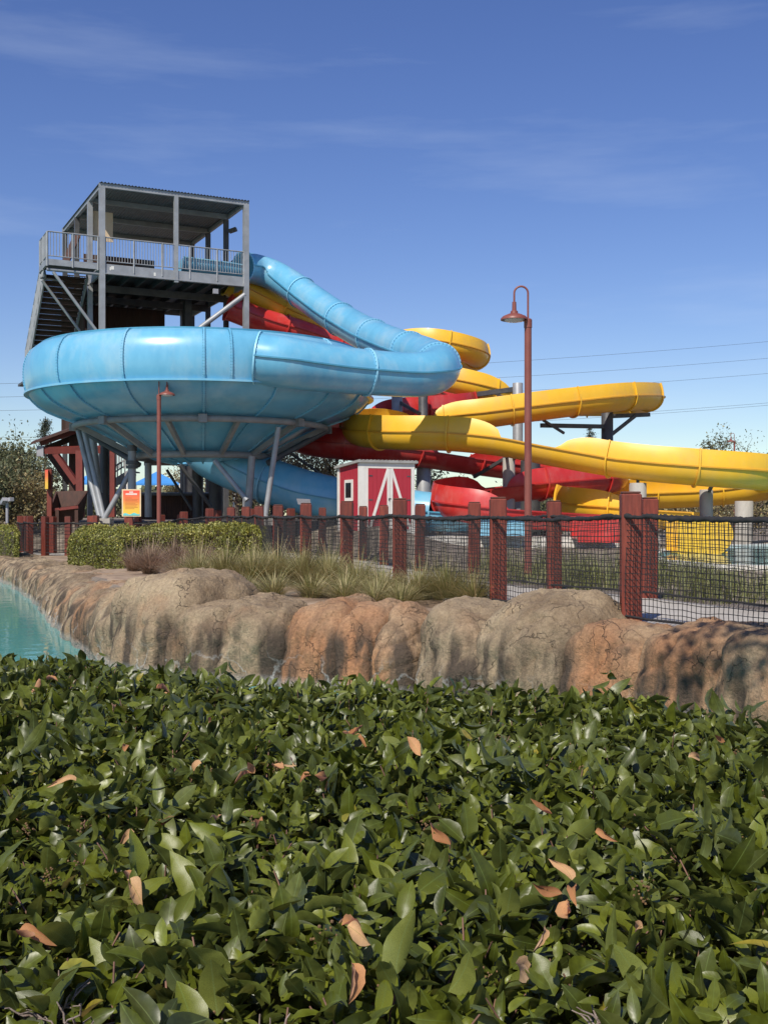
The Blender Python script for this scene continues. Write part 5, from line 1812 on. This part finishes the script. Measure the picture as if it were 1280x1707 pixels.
def gp(px, d):
    return ((px - 640) / F * d, d)


clipped_hedge([gp(112, 27.5), gp(205, 23.4), gp(250, 27), gp(150, 31)], 0.98, 'clipped green hedge block left of the purple grass', 31, 16000, M['boxleaf'])
clipped_hedge([gp(205, 25.5), gp(340, 24.6), gp(380, 27.5), gp(245, 29)], 0.92, 'clipped green hedge block in the middle behind the purple grass', 32, 14000, M['boxleaf'])
clipped_hedge([gp(325, 24.3), gp(442, 22.8), gp(446, 25), gp(350, 27)], 0.88, 'clipped green hedge block beside the red fence posts', 33, 14000, M['boxleaf'])
clipped_hedge([gp(-60, 37.8), gp(30, 33.4), gp(34, 35.2), gp(-60, 39.5)], 0.95, 'clipped hedge block cut by the left edge of the picture', 34, 12000, M['boxleaf'])
clipped_hedge([gp(372, 35.2), gp(438, 34.0), gp(442, 36.2), gp(380, 37)], 0.72, 'low brownish shrub at the foot of the right bowl leg', 35, 5000, M['autumn'], .07)
clipped_hedge([gp(215, 32.6), gp(420, 29.5), gp(424, 31), gp(230, 34)], 0.62, 'low reddish shrub row along the fence below the bowl', 36, 9000, M['muhly'], .06)


# ------------------------------------------------------------------ ornamental grass clumps
def grass_clump(base, h, spread, n, mt, label, seed, group):
    rg = np.random.default_rng(seed)
    an = rg.uniform(0, 2 * PI, n)
    rb = rg.uniform(0, .1, n) * spread * 2
    ln = h * rg.uniform(.5, 1.1, n) * np.where(rg.uniform(0, 1, n) < .1, 1.5, 1)
    lean = spread * np.abs(rg.normal(.55, .42, n)) * (1 + .5 * np.cos(an - rg.uniform(0, 6.28)))
    dirv = np.column_stack([np.cos(an), np.sin(an), np.zeros(n)])
    side = np.column_stack([-np.sin(an), np.cos(an), np.zeros(n)]) * rg.uniform(.0022, .0042, n)[:, None] * (1 + base[1] / 22)
    b0 = np.array(base)[None] + dirv * rb[:, None]
    V = []
    for t in (0, .35, .7, 1.0):
        c = b0 + dirv * (lean * t ** 1.8)[:, None]
        c[:, 2] += ln * (t - .28 * t * t * np.clip(lean / spread, 0, 2))
        wd = side * (1 - t * .85)
        V += [c - wd, c + wd]
    V = np.stack(V, axis=1).reshape(-1, 3)
    k = np.arange(n)[:, None] * 8
    T = np.concatenate([k + np.array([[0, 1, 3, 2]]), k + np.array([[2, 3, 5, 4]]), k + np.array([[4, 5, 7, 6]])])
    tint = np.repeat(np.clip(rg.normal(.62, .27, n), 0, 1), 8)
    o = mesh_arrays('grass_clump', V, T, mt, None, tint=tint)
    tag(o, label, 'grass clump', group)
    return o


gi = 100
for (px, d, h, sp, n, m, lab) in (
        (250, 20.5, .62, .45, 900, 'muhly', 'purple grass clump nearest the peaked boulder'), (290, 21.5, .66, .5, 1000, 'muhly', 'tall purple grass clump in front of the middle hedge'), (335, 20.8, .6, .5, 900, 'muhly', 'purple grass clump at the right end of the purple row'),
        (222, 22.0, .5, .4, 700, 'muhly', 'small purple grass clump at the left end of the row'),
        (330, 17.6, .55, .55, 1100, 'grass', 'dry grass clump at the left end of the grass row'), (375, 17.2, .6, .6, 1200, 'grass', 'dry grass clump above the flat tan boulders'), (420, 17.0, .6, .6, 1200, 'grass', 'dry grass clump below the rightmost clipped hedge'), (462, 17.6, .62, .6, 1200, 'grass', 'dry grass clump left of the rust boulder'),
        (505, 16.9, .6, .6, 1200, 'grass', 'dry grass clump directly behind the rust boulder'), (550, 16.6, .58, .55, 1100, 'grass', 'dry grass clump right behind the rust boulder crest'), (598, 15.7, .5, .5, 1000, 'grass', 'dry grass clump before the post left of the net gap'), (640, 14.9, .42, .5, 900, 'grass', 'low dry grass clump at the foot of the middle post'),
        (700, 14.2, .46, .5, 1000, 'grass', 'dry grass clump between the two tallest middle posts'), (745, 13.9, .52, .55, 1200, 'grass', 'bushy dry grass clump behind the large grey boulder'), (790, 13.5, .46, .5, 900, 'grass', 'dry grass clump at the foot of the second nearest post'),
        (345, 15.2, .36, .5, 500, 'grass', 'low wispy grass clump right behind the peaked boulder'), (405, 14.9, .34, .5, 500, 'grass', 'low wispy grass clump spilling onto the flat tan boulder'), (455, 14.6, .38, .5, 500, 'grass', 'low wispy grass clump at the left shoulder of the rust boulder'),
        (520, 14.6, .36, .5, 500, 'grass', 'low wispy grass clump spilling onto the rust boulder'), (575, 14.2, .38, .5, 550, 'grass', 'low wispy grass clump at the right shoulder of the rust boulder'), (625, 13.6, .34, .5, 500, 'grass', 'low wispy grass clump at the edge of the small rust boulder'),
        (668, 13.3, .32, .45, 450, 'grass', 'low wispy grass clump left of the large grey boulder'), (300, 18.6, .42, .5, 600, 'muhly', 'low brown grass clump in front of the purple row'),
        (440, 19.5, .5, .5, 800, 'grass', 'dry grass clump in the row just behind the first, left'), (530, 18.8, .5, .5, 800, 'grass', 'dry grass clump in the second row behind the rust boulder')):
    gi += 1
    x, y = gp(px, d)
    grass_clump((x, y, ground_z(x, y) - .02), h * .92, sp * 1.35, int(n * .95), M[m], lab, gi, 'ornamental grass clumps behind the rocks')

# rough grass beyond the far fence
rg = np.random.default_rng(77)
n = 16000
xs = rg.uniform(1.2, 9, n); ys = rg.uniform(13.5, 21.5, n)
keep = np.array([y > far_y(min(x, 4.6)) + .5 for x, y in zip(xs, ys)]) & ~((xs > 5.0) & (ys > 18.2))
dens = np.array([noise.noise(Vector((x * .55, y * .55, 5))) for x, y in zip(xs, ys)])
keep &= dens > -.12
xs, ys = xs[keep], ys[keep]
n = len(xs)
zs = np.array([ground_z(x, y) for x, y in zip(xs, ys)])
an = rg.uniform(0, 2 * PI, n); L = rg.uniform(.16, .60, n) * np.clip(.55 + 1.1 * np.array([noise.noise(Vector((x * 1.1, y * 1.1, 8))) for x, y in zip(xs, ys)]), .25, 1.2)
dv = np.column_stack([np.cos(an), np.sin(an), np.zeros(n)])
sv = np.column_stack([-np.sin(an), np.cos(an), np.zeros(n)]) * .007
b0 = np.column_stack([xs, ys, zs])
V = []
for t in (0, .5, 1):
    c = b0 + dv * (L * .5 * t * t)[:, None]
    c[:, 2] += L * t
    V += [c - sv * (1 - .8 * t), c + sv * (1 - .8 * t)]
V = np.stack(V, axis=1).reshape(-1, 3)
k = np.arange(n)[:, None] * 6
T = np.concatenate([k + np.array([[0, 1, 3, 2]]), k + np.array([[2, 3, 5, 4]])])
tag(mesh_arrays('rough_grass', V, T, M['grass'], None, tint=np.repeat(rg.uniform(0, .55, n), 6)), 'rough dry grass behind the farther fence', 'grass', kind='stuff')


# ------------------------------------------------------------------ foreground hedge
def build_hedge():
    rg = np.random.default_rng(2024)
    root = thing('leafy_hedge', 'broad glossy green hedge filling the foreground', 'hedge', (0, 2.8, -0.5))
    Z0 = 0.36

    def back_edge(x):
        return 5.72 - 0.43 * (x + 1.75) + 0.10 * np.sin(x * 3.1)

    FE = 1.62         # where the flat top rolls over into the near side
    n = 5000
    xs, ys = [], []
    Y = rg.uniform(1.0, 5.9, n * 4)
    X = rg.uniform(-2.9, 2.9, n * 4)
    ok = (np.abs(X) < .36 * Y + .75) & (Y < back_edge(X))
    X, Y = X[ok][:n], Y[ok][:n]
    n = len(X)

    def surf(x, y):
        b = 0.045 * noise.noise(Vector((x * 2.2, y * 2.2, 1))) + 0.03 * noise.noise(Vector((x * 5.2, y * 5.2, 4)))
        z = Z0 + b
        nrm = Vector((0, 0, 1))
        if y < FE:
            q = (FE - y) / (FE - 1.0)
            z -= 0.9 * q ** 1.7
            nrm = Vector((0, -1.2 * q - .2, 1)).normalized()
        e = back_edge(x) - y
        if e < .35:
            z -= 0.28 * (1 - e / .35) ** 2
            nrm = Vector((0, .7 * (1 - e / .35), 1)).normalized()
        return z, nrm

    base = np.zeros((n, 3)); axis = np.zeros((n, 3))
    for i in range(n):
        z, nr = surf(X[i], Y[i])
        base[i] = (X[i], Y[i], z - abs(rg.normal(0, .035)))
        a = np.array(nr) + rg.normal(0, .55, 3)
        axis[i] = a / np.linalg.norm(a)
    # leaves along each shoot
    nl = 9
    total = n * nl
    sh = np.repeat(np.arange(n), nl)
    li = np.tile(np.arange(nl), n)
    A = axis[sh]
    tmp = np.tile(np.array([[0.31, 0.52, 0.17]]), (total, 1))
    U = np.cross(A, tmp); U /= np.linalg.norm(U, axis=1, keepdims=True)
    W_ = np.cross(A, U)
    phi = li * 2.4 + np.repeat(rg.uniform(0, 6.28, n), nl) + rg.normal(0, .35, total)
    rad = U * np.cos(phi)[:, None] + W_ * np.sin(phi)[:, None]
    el = np.radians(rg.normal(30, 24, total) + (li < 2) * 18)
    dirv = rad * np.cos(el)[:, None] + A * np.sin(el)[:, None]
    nor = A * np.cos(el)[:, None] - rad * np.sin(el)[:, None]
    roll = rg.normal(0, .38, total)
    sid = np.cross(dirv, nor)
    nor = nor * np.cos(roll)[:, None] + sid * np.sin(roll)[:, None]
    sid = np.cross(dirv, nor)
    L = np.clip(rg.normal(.062, .017, total), .024, .102) * np.where(li == 0, .62, 1) * np.where(li == 1, .8, 1)
    wd = L * rg.uniform(.38, .54, total)
    org = base[sh] - A * (li * rg.uniform(.011, .02, total))[:, None] + rad * .006
    tint = np.clip(np.repeat(rg.normal(.36, .12, n), nl) + rg.normal(0, .13, total) + (li < 2) * .16, 0, .9)
    tint = np.where(rg.uniform(0, 1, total) < .014, rg.uniform(.9, 1, total), tint)
    curl = rg.normal(.38, .24, total); fold = np.abs(rg.normal(.42, .2, total)); twist = rg.normal(0, .25, total)

    rows = 8
    def leaf_verts(org, d, s, nrm, L, wd, curl, fold, twist, wav):
        """(m, nv, 3) vertices of m leaves."""
        m = len(L)
        out, uv = [], []
        for k in range(rows + 1):
            t = k / rows
            prof = (math.sin(PI * t ** 0.92) ** 0.66) if 0 < t < 1 else 0.0
            # pointed tip
            prof *= 1 - .30 * max(0, t - .78) / .22
            c = org + d * (L * t)[:, None] - nrm * (L * curl * t * t)[:, None]
            ca, sa = np.cos(twist * t)[:, None], np.sin(twist * t)[:, None]
            s2 = s * ca + nrm * sa; n2 = nrm * ca - s * sa
            hw = (wd * .5 * prof)
            wv_ = (wav * np.sin(t * 19 + wav * 900))
            if k in (0, rows):
                out.append(c); uv.append((.5, t))
            else:
                lft = c - s2 * hw[:, None] + n2 * (hw * fold + wv_ * hw * 6)[:, None]
                rgt = c + s2 * hw[:, None] + n2 * (hw * fold - wv_ * hw * 6)[:, None]
                out += [lft, c, rgt]; uv += [(.5 - .5 * prof, t), (.5, t), (.5 + .5 * prof, t)]
        return np.stack(out, axis=1), np.array(uv)

    F_ = [(0, 2, 1), (0, 3, 2)]
    for k in range(rows - 2):
        a = 1 + k * 3
        for q in (0, 1):
            F_ += [(a + q, a + q + 1, a + q + 4), (a + q, a + q + 4, a + q + 3)]
    a = 1 + (rows - 2) * 3
    F_ += [(a, a + 1, a + 3), (a + 1, a + 2, a + 3)]
    F_ = np.array(F_)
    wav = rg.uniform(0, .03, total)
    Vt, uv = leaf_verts(org, dirv, sid, nor, L, wd, curl, fold, twist, wav)
    nv = Vt.shape[1]
    # the leaves that show largest: near, high on their shoot, facing the camera
    mid = org + dirv * (L * .5)[:, None]
    view = np.array([0, 0, EYE]) - mid
    dist = np.linalg.norm(view, axis=1)
    facing = np.abs(np.sum(nor * view, axis=1)) / dist
    inside = (np.abs(mid[:, 0] / mid[:, 1]) < .325) & ((EYE - mid[:, 2]) / mid[:, 1] < .44) & ((EYE - mid[:, 2]) / mid[:, 1] > .1)
    depth = np.repeat(base[:, 2], nl) - mid[:, 2]
    score = L * wd * facing / dist ** 2 * np.where(li < 4, 1, .25) * inside
    pick = np.argsort(-score)[:300]
    mask = np.ones(total, bool); mask[pick] = False
    rest = np.nonzero(mask)[0]
    V = Vt[rest].reshape(-1, 3)
    T = (np.arange(len(rest))[:, None, None] * nv + F_[None]).reshape(-1, 3)
    o = mesh_arrays('leaves', V, T, M['leaf'], root, uv=np.tile(uv, (len(rest), 1)), tint=np.repeat(tint[rest], nv), smooth=180)
    o['kind'] = 'stuff'
    # shared leaf meshes, one unit leaf for each of some shapes
    protos = []
    for k in range(16):
        one = np.array([1.0])
        v1, _ = leaf_verts(np.zeros((1, 3)), np.array([[0, 1., 0]]), np.array([[1., 0, 0]]), np.array([[0, 0, 1.]]), one, np.array([.44 + .15 * (k % 4) / 3]),
                           np.array([.10 + .19 * (k // 4)]), np.array([.25 + .17 * (k % 3)]), np.array([(-1) ** k * .2]), np.array([.012 + .004 * (k % 5)]))
        po = mesh_arrays('leaf', v1[0], F_, M['leaf'], None, uv=uv, tint=np.full(nv, .22 + .045 * k), smooth=180)
        me = po.data
        bpy.data.objects.remove(po)
        protos.append(me)
    rl = Vector(root.location)

    def put(name, me, p, d, s, nrm, sc):
        ob = bpy.data.objects.new(name, me)
        m = Matrix(((s[0], d[0], nrm[0], 0), (s[1], d[1], nrm[1], 0), (s[2], d[2], nrm[2], 0), (0, 0, 0, 1)))
        ob.parent = root
        ob.matrix_basis = Matrix.Translation(Vector(p) - rl) @ m @ Matrix.Scale(sc, 4)
        COL.objects.link(ob)
        return ob
    for i in pick:
        put('leaf', protos[int(rg.integers(0, 16))], org[i], dirv[i], sid[i], nor[i], L[i] * 1.04)
    # dead leaves caught on top
    dp = []
    for k in range(6):
        one = np.array([1.0])
        v1, _ = leaf_verts(np.zeros((1, 3)), np.array([[0, 1., 0]]), np.array([[1., 0, 0]]), np.array([[0, 0, 1.]]), one, np.array([.40 + .03 * k]),
                           np.array([(-.8, .9, .6, -.6, 1.1, .4)[k]]), np.array([(1.3, .8, 1.6, 1.1, .6, 1.3)[k]]), np.array([(1.3, -1.4, .9, -.8, 1.9, -1.2)[k]]), np.array([.03]))
        po = mesh_arrays('dead_leaf', v1[0], F_, M['dead_leaf'], None, uv=uv, tint=np.full(nv, .12 + .16 * k), smooth=180)
        dp.append(po.data)
        bpy.data.objects.remove(po)
    spots = [(75, 1130), (262, 1140), (268, 1146), (210, 1243), (240, 1355), (232, 1368), (208, 1450), (214, 1440), (425, 1295), (478, 1278), (363, 1350), (590, 1218), (600, 1215), (935, 1350), (985, 1390),
             (945, 1450), (955, 1462), (932, 1475), (938, 1490), (900, 1520), (1215, 1225), (575, 1560), (585, 1605), (435, 1372), (180, 1190), (1085, 1530), (350, 1190), (700, 1275), (860, 1572), (30, 1550),
             (1140, 1255), (330, 1265), (520, 1310), (760, 1400), (120, 1290)]
    for (px, py) in spots:
        y = (EYE - Z0 - .035) * F / (py - HZ)
        x = (px - 640) / F * y
        z, _ = surf(x, y)
        for _k in range(1 if rg.uniform() < .8 else 2):
            d = np.array([rg.normal(), rg.normal() * .6, rg.normal() * .4]); d /= np.linalg.norm(d)
            nr = np.array([rg.normal() * .5, -.4 + rg.normal() * .3, .9]); nr -= d * nr.dot(d); nr /= np.linalg.norm(nr)
            put('dead_leaf', dp[int(rg.integers(0, 6))], (x + rg.normal() * .008, y, z + .03), d, np.cross(d, nr), nr, rg.uniform(.032, .058))
    # twigs under the leaves
    mb = MB()
    for i in range(0, n, 2):
        p = Vector(base[i]); a = Vector(axis[i])
        if a.z < .72:
            continue
        q = p - a * .13
        e = q + Vector((rg.normal() * .08, rg.normal() * .08, -.22))
        mb.tube([e, q.lerp(e, .4) + Vector((rg.normal() * .02, rg.normal() * .02, 0)), q, p + a * (.02 if rg.uniform() < .3 else -.02)], [.005, .004, .003, .0016], 4, cap=False)
    me = bpy.data.meshes.new('twigs')
    o0 = wloc(root)
    me.from_pydata([tuple(v - o0) for v in mb.v], [], mb.f)
    finish('twigs', me, M['twig'], root, 180)['kind'] = 'stuff'
    # dry flower heads left between the leaves
    ico = bmesh.new(); bmesh.ops.create_icosphere(ico, subdivisions=1, radius=1)
    iv = [v.co.copy() for v in ico.verts]; ico.verts.index_update(); if_ = [[v.index for v in f.verts] for f in ico.faces]; ico.free()
    for k in range(110):
        i = int(rg.integers(0, n))
        c = Vector(base[i]) + Vector((rg.normal() * .01, rg.normal() * .01, .004))
        if c.y > 3.6:
            continue
        mb = MB()
        for q in range(26):
            r_ = rg.uniform(.0016, .0034)
            o2 = c + Vector(rg.normal(size=3)) * .011
            mb.add([o2 + v * r_ for v in iv], if_)
        me = bpy.data.meshes.new('dry_flower_head')
        me.from_pydata([tuple(v - wloc(root)) for v in mb.v], [], mb.f)
        finish('dry_flower_head', me, M['dry_flower'], root)['kind'] = 'stuff'
    # bare weathered branches where the hedge has thinned near the front
    for (px, py, sz) in ((95, 1625, 1.2), (125, 1655, 1.1), (1010, 1650, 1.1), (440, 1665, .8)):
        y = (EYE - Z0 - .02) * F / (py - HZ)
        x = (px - 640) / F * y
        z, _ = surf(x, y)
        mb = MB()
        c = Vector((x, y, z - .02))
        for q in range(9):
            e = c + Vector((rg.normal() * .045, rg.normal() * .04, rg.normal() * .018)) * sz
            a = c + Vector((rg.normal() * .012, rg.normal() * .012, -.03))
            pts = limb(mb, a, e, .0024 * sz, .0009, rg, 6, .035)
            limb(mb, pts[3], pts[3] + Vector((rg.normal() * .025, rg.normal() * .02, rg.normal() * .015)), .0014, .0007, rg, 3, .08)
        mb.build('bare_branch', M['dead_wood'], root, 60)
    # stems from the ground
    for k in range(34):
        x = rg.uniform(-1.6, 1.6); y = rg.uniform(1.6, 4.2)
        mb = MB()
        p = Vector((x, y, -.55))
        limb(mb, p, p + Vector((rg.normal() * .15, rg.normal() * .15, .68)), .022, .01, rg, 5, .04)
        mb.build('stem', M['bark'], root, 60)
    core = [(-2.6, 1.75), (2.2, 1.75), (2.2, 3.35), (-2.6, 5.35)]
    MB().prism([(x, y, -.5) for x, y in core], (0, 0, .5 + Z0 - .33)).build('dark_core', M['bark'], root)  # solid dark block added inside so no water shows through the leaves
    # inner leaves, with the shade of the deep gaps put into a darker tint
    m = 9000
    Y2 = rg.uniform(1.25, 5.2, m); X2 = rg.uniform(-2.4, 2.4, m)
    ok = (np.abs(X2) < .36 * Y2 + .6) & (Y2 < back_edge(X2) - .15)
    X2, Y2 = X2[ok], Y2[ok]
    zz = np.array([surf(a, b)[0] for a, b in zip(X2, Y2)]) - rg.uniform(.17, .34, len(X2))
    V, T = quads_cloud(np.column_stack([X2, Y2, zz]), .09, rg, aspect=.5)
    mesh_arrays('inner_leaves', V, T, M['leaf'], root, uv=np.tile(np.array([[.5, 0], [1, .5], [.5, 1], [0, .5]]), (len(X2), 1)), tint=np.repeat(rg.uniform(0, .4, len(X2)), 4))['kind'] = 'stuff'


build_hedge()
